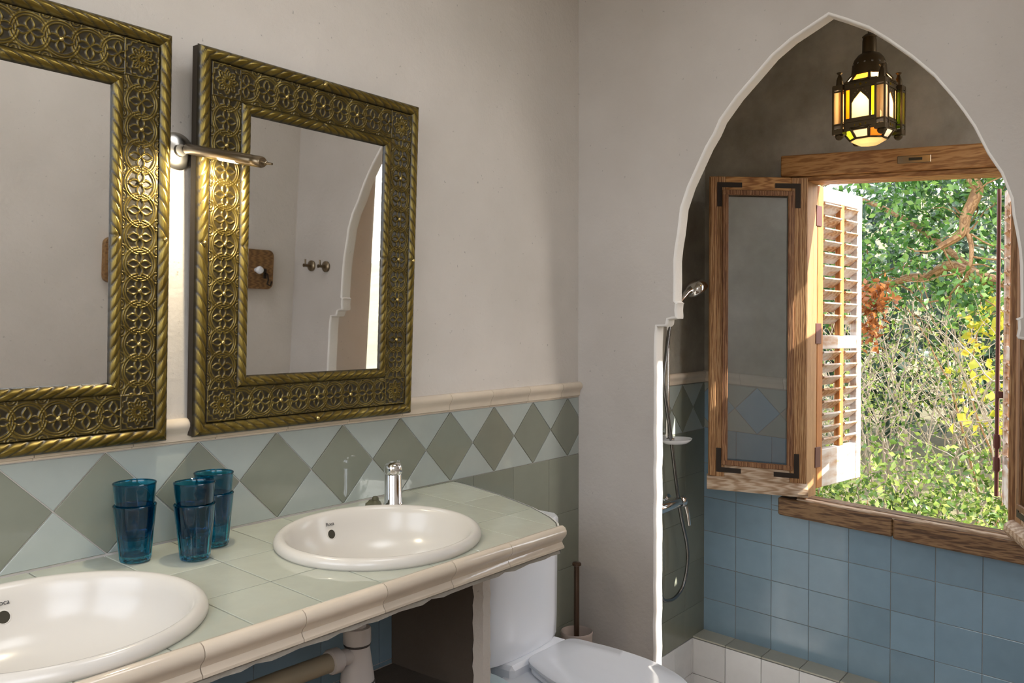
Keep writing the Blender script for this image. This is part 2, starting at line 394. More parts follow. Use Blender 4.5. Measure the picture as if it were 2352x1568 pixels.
# arch partition: pointed arch on stepped corbels (mid-line y = .843)
YC = .843
half = [(.585,-1.9), (.585,-1.3), (.585,-.8), (.585,-.3), (.585,-.005), (.583,.02), (.548,.022), (.543,.03), (.540,.046), (.522,.05), (.507,.052), (.505,.06), (.507,.08), (.506,.102), (.502,.106), (.512,.112), (.5125,.18), (.511,.25), (.500,.34), (.486,.43), (.462,.50), (.434,.555), (.395,.63), (.345,.715), (.290,.785), (.235,.845), (.170,.903), (.110,.945), (.050,.980), (.0,1.004)]
def wob(i, k): return .0035*math.sin(i*2.1+k)+.002*math.sin(i*4.7+k*2)
fine = []
for i in range(len(half)-1):
    (a, b), (c, d) = half[i], half[i+1]; n = max(1, int(math.hypot(c-a, d-b)/.045))
    fine += [(a+(c-a)*t/n, b+(d-b)*t/n) for t in range(n)]
fine.append(half[-1])
openL = [(YC+d+wob(i,0)*(.3 if d > .45 else 1), z) for i, (d, z) in enumerate(fine)]
openR = [(YC-d+wob(i,1.7)*(.3 if d > .45 else 1), z) for i, (d, z) in enumerate(fine)]
hole = openL + list(reversed(openR))[1:]
mb = MB(sk)
def ring(off):
    n = len(hole); out = []
    for i in range(n):
        p0 = Vector(hole[max(i-1,0)]); p2 = Vector(hole[min(i+1,n-1)]); d = (p2-p0).normalized(); nn = Vector((-d.y, d.x))
        q = Vector(hole[i]) - nn*off; out.append((q.x, q.y))
    return out
e = .008
sgn = 1 if ring(.01)[len(openL)//2][0] > hole[len(openL)//2][0] else -1
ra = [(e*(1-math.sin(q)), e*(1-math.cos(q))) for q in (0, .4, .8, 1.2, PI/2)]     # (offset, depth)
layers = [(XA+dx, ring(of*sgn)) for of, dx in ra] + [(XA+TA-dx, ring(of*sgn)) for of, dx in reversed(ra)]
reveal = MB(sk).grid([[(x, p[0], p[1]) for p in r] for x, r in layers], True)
for x, r in (layers[0], layers[-1]):
    poly = [(YW+.01, -1.9), *r, (YR-.01, -1.9), (YR-.01, ZC+.1), (YW+.01, ZC+.1)]
    tri = tessellate_polygon([[Vector((p[0], p[1], 0)) for p in poly]])
    mb.add([(x, p[0], p[1]) for p in poly], [tuple(t) for t in tri])
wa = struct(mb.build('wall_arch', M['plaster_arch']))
reveal.build('arch_reveal', plaster('lit_edge_plaster', (.78,.75,.71), (.84,.81,.77), .85, .15), wa, 'rounded edge of the pointed arch, window light painted in as white')  # arch edge coloured whiter than the wall to hold the window light

# window wall with its opening
OY0, OY1, OZ0, OZ1 = .455, 1.29, -.775, .70
mb = MB(sk)
mb.box(XW, 3.84, OY1, YW+.02, -1.9, ZC+.1).box(XW, 3.84, YR-.05, OY0, -1.9, ZC+.1).box(XW, 3.84, OY0, OY1, OZ1, ZC+.1).box(XW, 3.84, OY0, OY1, -1.9, OZ0)
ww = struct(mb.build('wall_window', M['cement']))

# ------------------------------------------------------------------ wall tiles (each tile a part of its wall)
P = .2128; ZT, ZB = -.2612, -.4735      # harlequin band
PROF = [(0,0),(.008,.001),(.016,-.003),(.0205,-.010),(.0205,-.017),(.017,-.024),(.0115,-.031),(.009,-.038),(.0095,-.044),(.0085,-.05),(0,-.05)]
def rail(parent, a0, a1, o, u, n, z, xf=None):
    mb = MB(xf); o, u, n = Vector(o), Vector(u), Vector(n)
    rows = [[o+u*a+n*d+Vector((0,0,z+dz)) for d, dz in PROF] for a in (a0+.0008, a1-.0008)]
    mb.grid(rows, True); k = len(PROF)
    mb.add(rows[0], [tuple(range(k))]); mb.add(rows[1], [tuple(reversed(range(k)))])
    return mb.build('rail_tile', M['cream'], parent)
def field(parent, polys, o, u, v, n, mat, name, h=.0035, b=.0012, g=.0013, xf=None):
    out = []
    for p in polys:
        if len(p) < 3: continue
        q = inset(p, g)
        out.append(MB(xf).tile(q, o, u, v, n, h, b).build(name, mat, parent))
    return out
def band(parent, c0, x0, x1, o, u, n, xf=None, z0=ZB, z1=ZT):
    zm = (z0+z1)/2; k0 = int(math.floor((x0-c0)/P))-1; k1 = int(math.ceil((x1-c0)/P))+1
    dia, tri = [], []
    for k in range(k0, k1+1):
        c = c0+k*P
        dia.append(clipbox([(c,z0),(c+P/2,zm),(c,z1),(c-P/2,zm)], x0, x1, z0, z1))
        tri.append(clipbox([(c,z1),(c+P/2,zm),(c+P,z1)], x0, x1, z0, z1)); tri.append(clipbox([(c,z0),(c+P,z0),(c+P/2,zm)], x0, x1, z0, z1))
    field(parent, dia, o, u, (0,0,1), n, M['sage'], 'diamond_tile', xf=xf)
    field(parent, tri, o, u, (0,0,1), n, M['pale'], 'triangle_tile', xf=xf)
def rows(x0, x1, z0, z1, xs, zs): return [clipbox([(a,c),(b,c),(b,d),(a,d)], x0, x1, z0, z1) for a, b in zip(xs, xs[1:]) for c, d in zip(zs, zs[1:])]
LX0 = -.10
# basin wall
xs = sorted([2.52-.1995*k for k in range(14)] + [XA]); xs = [x for x in xs if x > LX0]
for a, b in zip(xs, xs[1:]): rail(wl, a, b, (0, YW, 0), (1,0,0), (0,-1,0), -.205)
field(wl, [[(a,-.2555),(b,-.2555),(b,-.2612),(a,-.2612)] for a, b in zip(xs, xs[1:])], (0,YW,0), (1,0,0), (0,0,1), (0,-1,0), M['cream'], 'fillet_tile', g=.0006)
band(wl, 1.932, LX0, XA, (0,YW,0), (1,0,0), (0,-1,0))
gx = [2.042+.205*k for k in range(-11, 4)]; gz = [ZB-.205*k for k in range(0, 7)][::-1]
field(wl, rows(1.72, XA, ZF, ZB, gx, gz), (0,YW,0), (1,0,0), (0,0,1), (0,-1,0), M['sage'], 'wall_tile', g=.0005)
gz2 = [-.958, -.948, -.742, -.58]; gx2 = [1.429+.2056*k for k in range(-7, 3)]
field(wl, rows(LX0, 1.684, -.958, -.575, gx2, [-1.15,-.945,-.742,-.54]), (0,YW,0), (1,0,0), (0,0,1), (0,-1,0), M['blue'], 'under_counter_tile')
# shower, left wall
SX0 = XA+TA
xs = [SX0] + [3.71-.2*k for k in range(6)][::-1]; xs = sorted(set(x for x in xs if x >= SX0)); xs[-1] = XW
for a, b in zip(xs, xs[1:]): rail(ws, a, b, (0, YW, 0), (1,0,0), (0,-1,0), -.208)
band(ws, 3.493, SX0, XW, (0,YW,0), (1,0,0), (0,-1,0), z0=ZB-.006, z1=ZT)
field(ws, rows(SX0, XW, -1.44, ZB-.006, [3.72-.2*k for k in range(7)][::-1], [-1.5+.205*k for k in range(7)]), (0,YW,0), (1,0,0), (0,0,1), (0,-1,0), M['sage'], 'wall_tile', g=.0004)
field(ws, rows(SX0, 3.605, -1.75, -1.441, [3.585-.165*k for k in range(7)][::-1]+[3.605], [-1.78,-1.605,-1.44]), (0,YW,0), (1,0,0), (0,0,1), (0,-1,0), M['white_tile'], 'white_wall_tile', h=.005)
# window wall (y runs along it)
wy = [.58+.1687*k for k in range(-4, 7)] + [YW]; wz = [-1.436, -1.283, -1.1225, -.9625, -.8025, -.642, ZB]
def wwin(polys, mat, name, g=.0011):      # leave out what the window frame covers
    r = []
    for p in polys:
        if not p: continue
        x0, x1 = min(q[0] for q in p), max(q[0] for q in p); z0, z1 = min(q[1] for q in p), max(q[1] for q in p)
        if z1 > -.78 and x0 < 1.30 and x1 > .44:
            if z0 < -.78: r.append(clipbox(p, -9, 9, -9, -.78))
            if x1 > 1.30: r.append(clipbox(p, 1.30, 9, max(z0,-.78), 9))
            if x0 < .44: r.append(clipbox(p, -9, .44, max(z0,-.78), 9))
        else: r.append(p)
    field(ww, [q for q in r if q], (XW,0,0), (0,1,0), (0,0,1), (-1,0,0), mat, name, g=g, xf=sk)
wwin(rows(YR, YW, -1.436, ZB, wy, wz), M['blue'], 'wall_tile')
zm = (ZB+ZT)/2
for c in [1.4925+P*k for k in (-8,-7,-6,-5,0,1)]:
    lo, hi = (1.302, YW) if c > 1.2 else (YR, .438)
    d = [clipbox([(c,ZB),(c+P/2,zm),(c,ZT),(c-P/2,zm)], lo, hi, ZB, ZT)]
    t = [clipbox(q, lo, hi, ZB, ZT) for q in ([(c,ZT),(c+P/2,zm),(c+P,ZT)], [(c,ZB),(c+P,ZB),(c+P/2,zm)], [(c-P,ZT),(c-P/2,zm),(c,ZT)] if c in (1.4925,) else [], [(c-P,ZB),(c,ZB),(c-P/2,zm)] if c in (1.4925,) else [])]
    field(ww, [q for q in d if q], (XW,0,0), (0,1,0), (0,0,1), (-1,0,0), M['blue'], 'diamond_tile', xf=sk)
    field(ww, [q for q in t if q], (XW,0,0), (0,1,0), (0,0,1), (-1,0,0), M['pale'], 'triangle_tile', xf=sk)
for a, b in ((1.302,1.37),(1.37,1.57),(1.57,YW),(YR,.1),(.1,.3),(.3,.438)): rail(ww, a, b, (XW,0,0), (0,1,0), (-1,0,0), -.205, sk)
# tiled ledge along the foot of the window wall
tz = -1.434
lg = struct(MB(sk).box(3.612, XW, YR, YW, -1.85, tz-.007).build('trim_1', M['grout_dark']))
ly = [YR] + [y for y in wy if y > YR+.02]
field(lg, [[(3.603,a),(XW,a),(XW,b),(3.603,b)] for a, b in zip(ly, ly[1:])], (0,0,tz-.007), (1,0,0), (0,1,0), (0,0,1), M['ledge_tile'], 'ledge_tile', h=.007, xf=sk)
field(lg, rows(YR, YW, -1.75, tz-.01, ly, [-1.775,-1.609,tz-.01]), (3.612,0,0), (0,1,0), (0,0,1), (-1,0,0), M['white_tile'], 'ledge_front_tile', h=.008, xf=sk)

# ------------------------------------------------------------------ vanity counter
SINKS = [(.62, 1.445), (1.3675, 1.456)]; SA, SB = .2585, .215
CZ = -.477
def ctop(v): return sk(v)
vc = thing('vanity_counter', 'long built-in washstand counter of pale green tiles with cream nosing tiles', 'counter', (.9, 1.5, CZ-.1))
endc = [(1.950,YW), (1.945,1.68), (1.922,1.56), (1.898,1.47), (1.873,1.394), (1.826,1.30), (1.792,1.255), (1.764,1.232)]
X0C = -.10
cut = MB(sk)
for cx, cy in SINKS: cut.lathe([(1.0, -.2+CZ), (1.0, .06+CZ)], (cx, cy, 0), 48, SA*.93, SB*.93)
cuto = cut.build('cutter', M['grout'])
def boolean(o):
    m = o.modifiers.new('b', 'BOOLEAN'); m.object = cuto; m.operation = 'DIFFERENCE'; m.solver = 'EXACT'
    dg = bpy.context.evaluated_depsgraph_get(); me = bpy.data.meshes.new_from_object(o.evaluated_get(dg)); o.modifiers.clear()
    old = o.data; o.data = me; bpy.data.meshes.remove(old)
slab = MB(sk).prism([(X0C,YW), (X0C,1.236), *reversed(endc)], 'z', CZ-.066, CZ-.003).build('counter_slab', M['grout'], vc)
boolean(slab)
cxs = [X0C] + [.116+.1495*k for k in range(0, 14)]; cys = [1.232, 1.392, 1.555, YW]
poly_end = [(X0C,YW), (X0C,1.232), *reversed(endc)]
def halfclip(poly, a, b):                # keep the side left of a->b
    out = []
    for i in range(len(poly)):
        p, q = poly[i], poly[(i+1)%len(poly)]
        fp = (b[0]-a[0])*(p[1]-a[1])-(b[1]-a[1])*(p[0]-a[0]); fq = (b[0]-a[0])*(q[1]-a[1])-(b[1]-a[1])*(q[0]-a[0])
        if fp >= 0: out.append(p)
        if (fp >= 0) != (fq >= 0):
            t = fp/(fp-fq); out.append((p[0]+t*(q[0]-p[0]), p[1]+t*(q[1]-p[1])))
    return out
for a, b in zip(cxs, cxs[1:]):
    for c, d in zip(cys, cys[1:]):
        q = [(a,c),(b,c),(b,d),(a,d)]
        if b > 1.70:
            er = list(reversed(endc))
            for s, t in zip(er, er[1:]):
                q = halfclip(q, s, t)
                if len(q) < 3: break
            q = clipbox(q, -9, 9, -9, 9) if len(q) > 2 else []
        if not q: continue
        f = field(vc, [q], (0,0,CZ-.003), (1,0,0), (0,1,0), (0,0,1), M['counter'], 'counter_tile', h=.003, g=.0016, b=.001, xf=sk)
        for o in f:
            for cx, cy in SINKS:
                if a-SA < cx < b+SA and c-SB < cy < d+SB: boolean(o); break
            if len(o.data.polygons) == 0: bpy.data.objects.remove(o)
bpy.data.objects.remove(cuto)
NOSE = [(0,0),(.004,.0035),(.012,.0045),(.019,.001),(.0235,-.007),(.0235,-.015),(.019,-.023),(.0125,-.030),(.0095,-.037),(.0125,-.043),(.0165,-.047),(.0165,-.052),(0,-.052)]
def nose(a0, a1):
    mb = MB(sk); R = [[Vector((a, 1.232-d, CZ+dz)) for d, dz in NOSE] for a in (a0+.001, a1-.001)]
    k = len(NOSE); mb.grid(R, True).add(R[0], [tuple(range(k))]).add(R[1], [tuple(reversed(range(k)))])
    return mb.build('nosing_tile', M['cream'], vc)
nx = [X0C, .156, .355, .555, .755, .955, 1.152, 1.352, 1.549, 1.772]
for a, b in zip(nx, nx[1:]): nose(a, b)
mb = MB(sk)                                # thin pale edging round the curved end and the plaster lip under the nosing
for (a, b), (c, d) in zip(endc, endc[1:]):
    mb.add([(a,b,CZ+.001),(c,d,CZ+.001),(c+.006,d-.003,CZ-.001),(a+.006,b-.003,CZ-.001),(c+.008,d-.004,CZ-.067),(a+.008,b-.004,CZ-.067),(c-.01,d+.005,CZ-.067),(a-.01,b+.005,CZ-.067)], [(0,1,2,3),(3,2,4,5),(5,4,6,7)])
mb.build('counter_edge', M['white_grout'], vc)
lip = [[(X0C+(1.760-X0C)*i/60, 1.236-.012*(j in (1,2))-.003*math.sin(i*2.3+j), CZ-.050-.008*j+(.0012*math.sin(i*1.7)+.001*math.sin(i*3.1) if j == 2 else 0)) for j in range(3)] + [(X0C+(1.760-X0C)*i/60, 1.30, CZ-.067)] for i in range(61)]
MB(sk).grid(lip, True).build('mortar_lip', M['grout'], vc, 'rough cream mortar lip')
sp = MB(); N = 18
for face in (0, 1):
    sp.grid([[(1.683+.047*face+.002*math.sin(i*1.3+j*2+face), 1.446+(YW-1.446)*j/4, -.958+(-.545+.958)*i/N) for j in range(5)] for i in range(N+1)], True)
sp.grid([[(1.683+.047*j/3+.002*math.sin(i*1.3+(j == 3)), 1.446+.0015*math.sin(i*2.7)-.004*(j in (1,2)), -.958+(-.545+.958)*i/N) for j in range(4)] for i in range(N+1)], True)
sp.build('support_wall', M['shaded_brown_render'], vc, 'brown pier under the counter, with the shade painted in')
mb = MB(); mb.grid([[(1.677+.059*j/4+.0015*math.sin(i*1.3+(j == 4))*(j in (0,4)), 1.422+.002*math.sin(i*2.7)-.004*(j in (1,2,3))+.018*(j in (0,4)), -.958+(-.545+.958)*i/N) for j in range(5)] for i in range(N+1)], True)
mb.build('support_edge', M['plaster'], vc, 'rough white plaster edge of the pier')
MB().box(X0C, 1.74, 1.40, YW, -1.01, -.958, .006).build('lower_shelf', M['shaded_brown_render'], vc, 'shelf slab under the counter, with the shade painted in')
MB().box(X0C, 1.70, 1.46, YW, ZF, -1.01).build('plinth', M['plaster'], vc)

# ------------------------------------------------------------------ basins
BOWL = [(.985,.0),(1.0,.006),(.995,.014),(.975,.021),(.945,.0245),(.915,.023),(.888,.016),(.868,.004),(.848,-.012),(.820,-.032),(.770,-.062),(.68,-.098),(.54,-.126),(.34,-.142),(.16,-.148),(.09,-.150)]
UND = [(.09,-.162),(.36,-.158),(.60,-.138),(.76,-.10),(.86,-.05),(.90,-.01),(.985,.0)]
def shallow(p): return [(r, z if z > -.035 else -.035+(z+.035)*.62) for r, z in p]
BOWL, UND = shallow(BOWL), shallow(UND)
def text_mesh(txt, size):
    cu = bpy.data.curves.new('t', 'FONT'); cu.body = txt; cu.size = size; cu.align_x = 'CENTER'; cu.extrude = .0003
    o = bpy.data.objects.new('t', cu); COL.objects.link(o); dg = bpy.context.evaluated_depsgraph_get()
    me = bpy.data.meshes.new_from_object(o.evaluated_get(dg)); bpy.data.objects.remove(o); return me
def bowl_pt(cx, cy, a, fr, dz): return sk((cx+SA*fr*math.cos(a), cy+SB*fr*math.sin(a), CZ+dz))
def basin(cx, cy, label):
    t = thing('wash_basin', label, 'sink', sk((cx, cy, CZ)), 'oval cream washbasins set in the counter')
    MB(sk).lathe(BOWL+UND, (cx, cy, CZ), 64, SA, SB).build('bowl', M['porcelain'], t)
    MB(sk).lathe([(.021,-.107),(.026,-.1045),(.022,-.1035),(.010,-.105),(.0,-.105)], (cx, cy, CZ), 24).build('drain', M['chrome'], t, 'chrome drain ring')
    # overflow hole in the back wall of the bowl
    p = bowl_pt(cx, cy, PI/2, .826, -.027); q = bowl_pt(cx, cy, PI/2, .848, -.012); up = (q-p).normalized(); n = Vector((1,0,0)).cross(up); n = n if n.y < 0 else -n
    R = Matrix((Vector((1,0,0)), up, n)).transposed()
    MB().lathe([(.0135,-.004),(.0135,.0012),(.0115,.0018),(.0105,.0008)], p, 24, M=R).build('overflow_ring', M['porcelain'], t)
    MB().lathe([(.0108,-.003),(.0108,.0011),(.0,.0011)], p, 24, M=R).build('overflow_hole', M['dark'], t, 'dark overflow hole')
    me = text_mesh('Roca', .0125); me.materials.append(M['ink'])
    o = link('basin_print', me, bowl_pt(cx, cy, PI/2, .856, -.0075)+n*.0025, t, 'small grey maker print')
    u2 = (bowl_pt(cx, cy, PI/2, .875, .008)-bowl_pt(cx, cy, PI/2, .85, -.011)).normalized(); n2 = Vector((1,0,0)).cross(u2)
    o.rotation_mode = 'QUATERNION'; o.rotation_quaternion = Matrix((Vector((1,0,0)), u2, n2)).transposed().to_quaternion()
    return t
basin(*SINKS[0], 'oval cream basin at the left end of the counter, without a tap in view')
basin(*SINKS[1], 'oval cream basin on the right with the chrome tap behind it')

# tap
fx, fy = 1.607, 1.664; fz = sk((fx, fy, CZ)).z
t = thing('basin_tap', 'short chrome pillar tap with a domed top behind the right basin', 'tap', (fx, fy, fz))
MB().lathe([(.0265,0),(.0265,.006),(.024,.009),(.0235,.082),(.0225,.084)], (fx,fy,fz), 32).build('tap_body', M['chrome'], t)
MB().lathe([(.0235,.085),(.025,.088),(.025,.100),(.0235,.108),(.018,.114),(.009,.117),(0,.118)], (fx,fy,fz), 32).build('tap_cap', M['chrome'], t)
mb = MB(); mb.tube([(fx+.012,fy+.008,fz+.10),(fx+.03,fy+.018,fz+.104),(fx+.05,fy+.03,fz+.108)], [.008,.007,.006], 12); mb.build('lever', M['chrome'], t)
mb = MB(); bx, by = 1.545, 1.672; bz = sk((bx, by, CZ)).z
mb.lathe([(.020,.0),(.022,.006),(.021,.014),(.015,.018),(.013,.022),(.0,.022)], (bx,by,bz), 16, mod=lambda i, a: 1+.16*math.sin(a*3+i*.4)+.08*math.sin(a*5))
mb.lathe([(.008,.018),(.009,.026),(.006,.031),(.0,.032)], (bx+.004,by,bz), 12)
tag(mb.build('plug', M['olive'], None), 'dark olive rubber plug lying left of the chrome tap', 'plug')

# tumblers: three stacks of two
GP = [(.0,.0),(.026,.0),(.0295,.002),(.031,.006)]
GP += [(.031+.0105*k/12, .006+.107*k/12) for k in range(1, 13)] + [(.0420,.1145),(.0410,.1148),(.0400,.1135)]
GI = [(.0396-.0105*k/12, .1105-.097*k/12) for k in range(0, 13)] + [(.024,.0125),(.0,.012)]
def flute(i, a):
    z = (GP+GI)[i][1]
    if i < len(GP) and .004 < z < .075:
        k = min(1, (.075-z)/.02)*min(1, (z-.004)/.01); return 1 - .06*k*(.5+.5*math.cos(14*a))
    return 1
def tumbler(x, y, label, first=None):
    z = sk((x, y, CZ)).z+.0005
    if first is None:
        t = thing('tumbler', label, 'glass', (x,y,z), 'stacked blue tumblers on the counter')
        MB().lathe(GP+GI, (x,y,z), 70, mod=flute).build('glass_body', M['teal'], t)
        MB().lathe([(.0408,.1130),(.0422,.1135),(.0425,.1150),(.0416,.1160),(.0405,.1150),(.0408,.1130)], (x,y,z), 48).build('rim', M['teal'], t)
        return t
    return dup(first, Vector((x,y,z))-first.location, label)
gl = None
for (x, y), nm in (((.893,1.682), 'leftmost of the three stacks'), ((.985,1.612), 'front right stack, nearest the basin rim'), ((1.066,1.668), 'rear right stack, half hidden by another')):
    g = tumbler(x, y, 'lower blue fluted tumbler of the '+nm, gl)
    if gl is None: gl = g
    dup(g, (0,0,.0455), 'upper blue fluted tumbler of the '+nm)

# ------------------------------------------------------------------ embossed mirrors
MW, MH, FR = .683, .866, .134
EY = Vector((0, -.035, .865)).normalized(); EX = Vector((1,0,0)); EZ = EX.cross(EY)
def set_patina(me, vals):
    a = me.attributes.new('patina', 'FLOAT', 'POINT'); a.data.foreach_set('value', np.asarray(vals, np.float32))
def np_grid(name, Pts, pat, parent, c, mat):
    R, Q = Pts.shape[:2]; v = Pts.reshape(-1,3); ce = (v.min(0)+v.max(0))/2
    i = np.arange(R*Q).reshape(R,Q); f = np.stack([i[:-1,:-1], i[:-1,1:], i[1:,1:], i[1:,:-1]], -1).reshape(-1,4)
    me = bpy.data.meshes.new(name); me.vertices.add(R*Q); me.loops.add(f.size); me.polygons.add(len(f))
    me.vertices.foreach_set('co', (v-ce).ravel().astype(np.float32)); me.loops.foreach_set('vertex_index', f.ravel().astype(np.int32))
    me.polygons.foreach_set('loop_start', np.arange(0, f.size, 4, dtype=np.int32)); me.polygons.foreach_set('loop_total', np.full(len(f), 4, np.int32))
    me.polygons.foreach_set('use_smooth', np.ones(len(f), bool)); me.update(calc_edges=True); me.validate()
    set_patina(me, pat.ravel()); me.materials.append(mat)
    o = bpy.data.objects.new(name, me); COL.objects.link(o); o.parent = parent; o.location = ce; WL[o] = Vector(ce); return o
def side_frame(k):
    """side k: 0 bottom 1 right 2 top 3 left -> (origin, along, inward, length)"""
    return [((0,0), (1,0), (0,1), MW), ((MW,0), (0,1), (-1,0), MH), ((MW,MH), (-1,0), (0,-1), MW), ((0,MH), (0,-1), (1,0), MH)][k]
def moulding(k, off, wdt, hgt, z0, pitch, name, parent, ang=1.0):
    o, a, n, L = side_frame(k); ns = int((L-2*off)/.0022); nt_ = 15
    tt = np.linspace(0, 1, nt_); u = np.linspace(0, 1, ns)
    wof = off + wdt*tt; s = wof[None,:] + (L-2*wof[None,:])*u[:,None]
    mid = L/2; sg = np.where(s < mid, 1, -1); ph = ((s-mid)*1.0/pitch + sg*ang*1.7*tt[None,:]) % 1.0
    g = np.exp(-((ph-.5)/.10)**2)
    prof = np.sin(PI*np.clip(tt,0,1))**.62
    joint = np.exp(-((s-mid)/.004)**2)
    z = z0 + hgt*prof[None,:] - (.0034*g+.002*joint)*np.sin(PI*tt)[None,:]
    pat = np.clip(g*1.0 + .25*(1-prof[None,:]) + joint*.5 + 1.0*np.exp(-(tt/.13)**2)[None,:] + 1.0*np.exp(-((1-tt)/.16)**2)[None,:], 0, 1)
    x = o[0]+a[0]*s+n[0]*wof[None,:]; y = o[1]+a[1]*s+n[1]*wof[None,:]
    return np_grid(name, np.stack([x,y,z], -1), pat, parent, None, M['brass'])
def emboss_h(U, V, P_, n0):
    """relief of overlapping rosettes: U across (-1..1), V along in half widths, P_ period"""
    h = np.zeros_like(U); cut_ = np.zeros_like(U)
    v = (V/P_ + .5) % 1.0 - .5; v = v*P_
    for dv in (-P_, 0, P_):
        r = np.hypot(U, v-dv)
        for rad, wd in ((.93,.045), (.80,.035)): h = np.maximum(h, np.exp(-((r-rad)/wd)**2))
    r = np.hypot(U, v); th = np.arctan2(v, U)
    for k in range(4):
        d = U*math.cos(k*PI/2)+v*math.sin(k*PI/2); p = np.abs(-U*math.sin(k*PI/2)+v*math.cos(k*PI/2))
        half_ = np.where((d > .06) & (d < .64), .15*np.sin(PI*np.clip((d-.06)/.58,0,1)), 0)
        cut_ = np.maximum(cut_, np.where(half_ > 0, np.clip(1-(p/np.maximum(half_,1e-4))**4, 0, 1), 0))
        h = np.maximum(h, np.where((d > .02) & (d < .7), np.exp(-((p-half_-.05)/.04)**2), 0))
    for k in range(4):
        a = PI/4+k*PI/2; d = U*math.cos(a)+v*math.sin(a); p = np.abs(-U*math.sin(a)+v*math.cos(a))
        half_ = np.where((d > .42) & (d < .78), .12*np.sin(PI*np.clip((d-.42)/.36,0,1)), 0)
        cut_ = np.maximum(cut_, np.where(half_ > 0, np.clip(1-(p/np.maximum(half_,1e-4))**4, 0, 1), 0))
    h = np.maximum(h, .8*np.exp(-(r/.10)**2))
    g = np.hypot(np.abs(U)-1.0, v-0)      # little fans at the border between rosettes
    vv = (V/P_) % 1.0 - .5; vv *= P_
    q = np.hypot(np.abs(U)-1.05, vv); h = np.maximum(h, .8*np.exp(-((q-.30)/.035)**2)*(r > .9)); h = np.maximum(h, .8*np.exp(-((q-.15)/.035)**2))
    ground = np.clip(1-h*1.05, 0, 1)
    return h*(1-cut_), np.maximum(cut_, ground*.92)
def panel(k, parent):
    o, a, n, L = side_frame(k); off, wd = .031, .076; i0 = off+wd
    nu, ns = 60, int((L-2*i0)/.00135); uu = np.linspace(0,1,nu); ss = np.linspace(i0, L-i0, ns)
    U = np.broadcast_to((uu*2-1)[None,:], (ns,nu)); V = np.broadcast_to(((ss-L/2)/(wd/2))[:,None], (ns,nu))
    h, pat = emboss_h(U*1.04, V, 1.46, 0)
    bead = np.exp(-((np.abs(U)-.965)/.022)**2)*(.6+.4*np.cos(V*90)); h = np.maximum(h, bead)
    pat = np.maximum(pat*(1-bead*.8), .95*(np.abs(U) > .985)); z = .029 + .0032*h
    wof = off+wd*uu; x = o[0]+a[0]*ss[:,None]+n[0]*wof[None,:]; y = o[1]+a[1]*ss[:,None]+n[1]*wof[None,:]
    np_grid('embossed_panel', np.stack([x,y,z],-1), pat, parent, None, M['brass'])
    m = MB()                                   # studs at every third rosette
    for q in range(-9, 10):
        s = L/2 + q*2*1.46*wd/2
        if i0+.02 < s < L-i0-.02:
            w_ = off+wd/2; MB().lathe([(.0050,-.001),(.0048,.001),(.0034,.0032),(.0,.0042)], (o[0]+a[0]*s+n[0]*w_, o[1]+a[1]*s+n[1]*w_, .0325), 12).build('stud', M['screw'], parent)
def corner(cx, cy, sx, sy, parent):
    off, wd = .031, .076; nn = 60; uu = np.linspace(0,1,nn); A, B = np.meshgrid(uu, uu, indexing='ij')
    U = A*2-1; V = B*2-1; r = np.hypot(U,V); th = np.arctan2(V,U)
    star = .62+.10*np.cos(th*8); h = np.exp(-((r-star)/.05)**2)
    for k in range(8):
        a = k*PI/8; d = np.abs(U*math.sin(a)-V*math.cos(a)); h = np.maximum(h, np.exp(-((d-.16)/.03)**2)*(r < .62))
    h = np.maximum(h, np.exp(-((np.maximum(np.abs(U),np.abs(V))-.94)/.025)**2)); h = np.maximum(h, .8*np.exp(-((r-.95+.05*np.cos(16*th))/.04)**2))
    pat = np.clip(1-h*1.1, 0, 1)*.95
    x = cx+sx*(off+wd*A); y = cy+sy*(off+wd*B); z = .030+.0030*h
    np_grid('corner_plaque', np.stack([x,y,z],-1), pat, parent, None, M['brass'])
def make_mirror(o, label):
    t = thing('framed_mirror', label, 'mirror', o, 'embossed brass mirrors above the basins')
    WL[t] = Vector((0,0,0)); t.rotation_euler = Matrix((EX,EY,EZ)).transposed().to_euler()
    MB().box(.002, MW-.002, .002, MH-.002, .0, .026).build('backboard', M['backing'], t)
    MB().box(FR-.006, MW-FR+.006, FR-.006, MH-FR+.006, .026, .0285).build('mirror_glass', M['mirror'], t)
    for k in range(4):
        moulding(k, 0, .032, .016, .022, .030, 'outer_moulding', t)
        moulding(k, .106, .028, .013, .027, .026, 'inner_moulding', t)
        panel(k, t)
        o_, a, n, L = side_frame(k); w_ = .016; s = L/2
        MB().lathe([(.0055,-.002),(.005,.001),(.0034,.0035),(.0,.0045)], (o_[0]+a[0]*s+n[0]*w_, o_[1]+a[1]*s+n[1]*w_, .0375), 12).build('stud', M['screw'], t)
    for cx, cy, sx, sy in ((0,0,1,1),(MW,0,-1,1),(0,MH,1,-1),(MW,MH,-1,-1)): corner(cx, cy, sx, sy, t)
    return t
m2 = make_mirror((1.047, 1.7465, -.2455), 'embossed brass framed mirror above the right basin, seen whole')
m1 = dup(m2, (.986-.683-1.047, 0, -.0005), 'embossed brass framed mirror at far left, cut off by the picture edge')

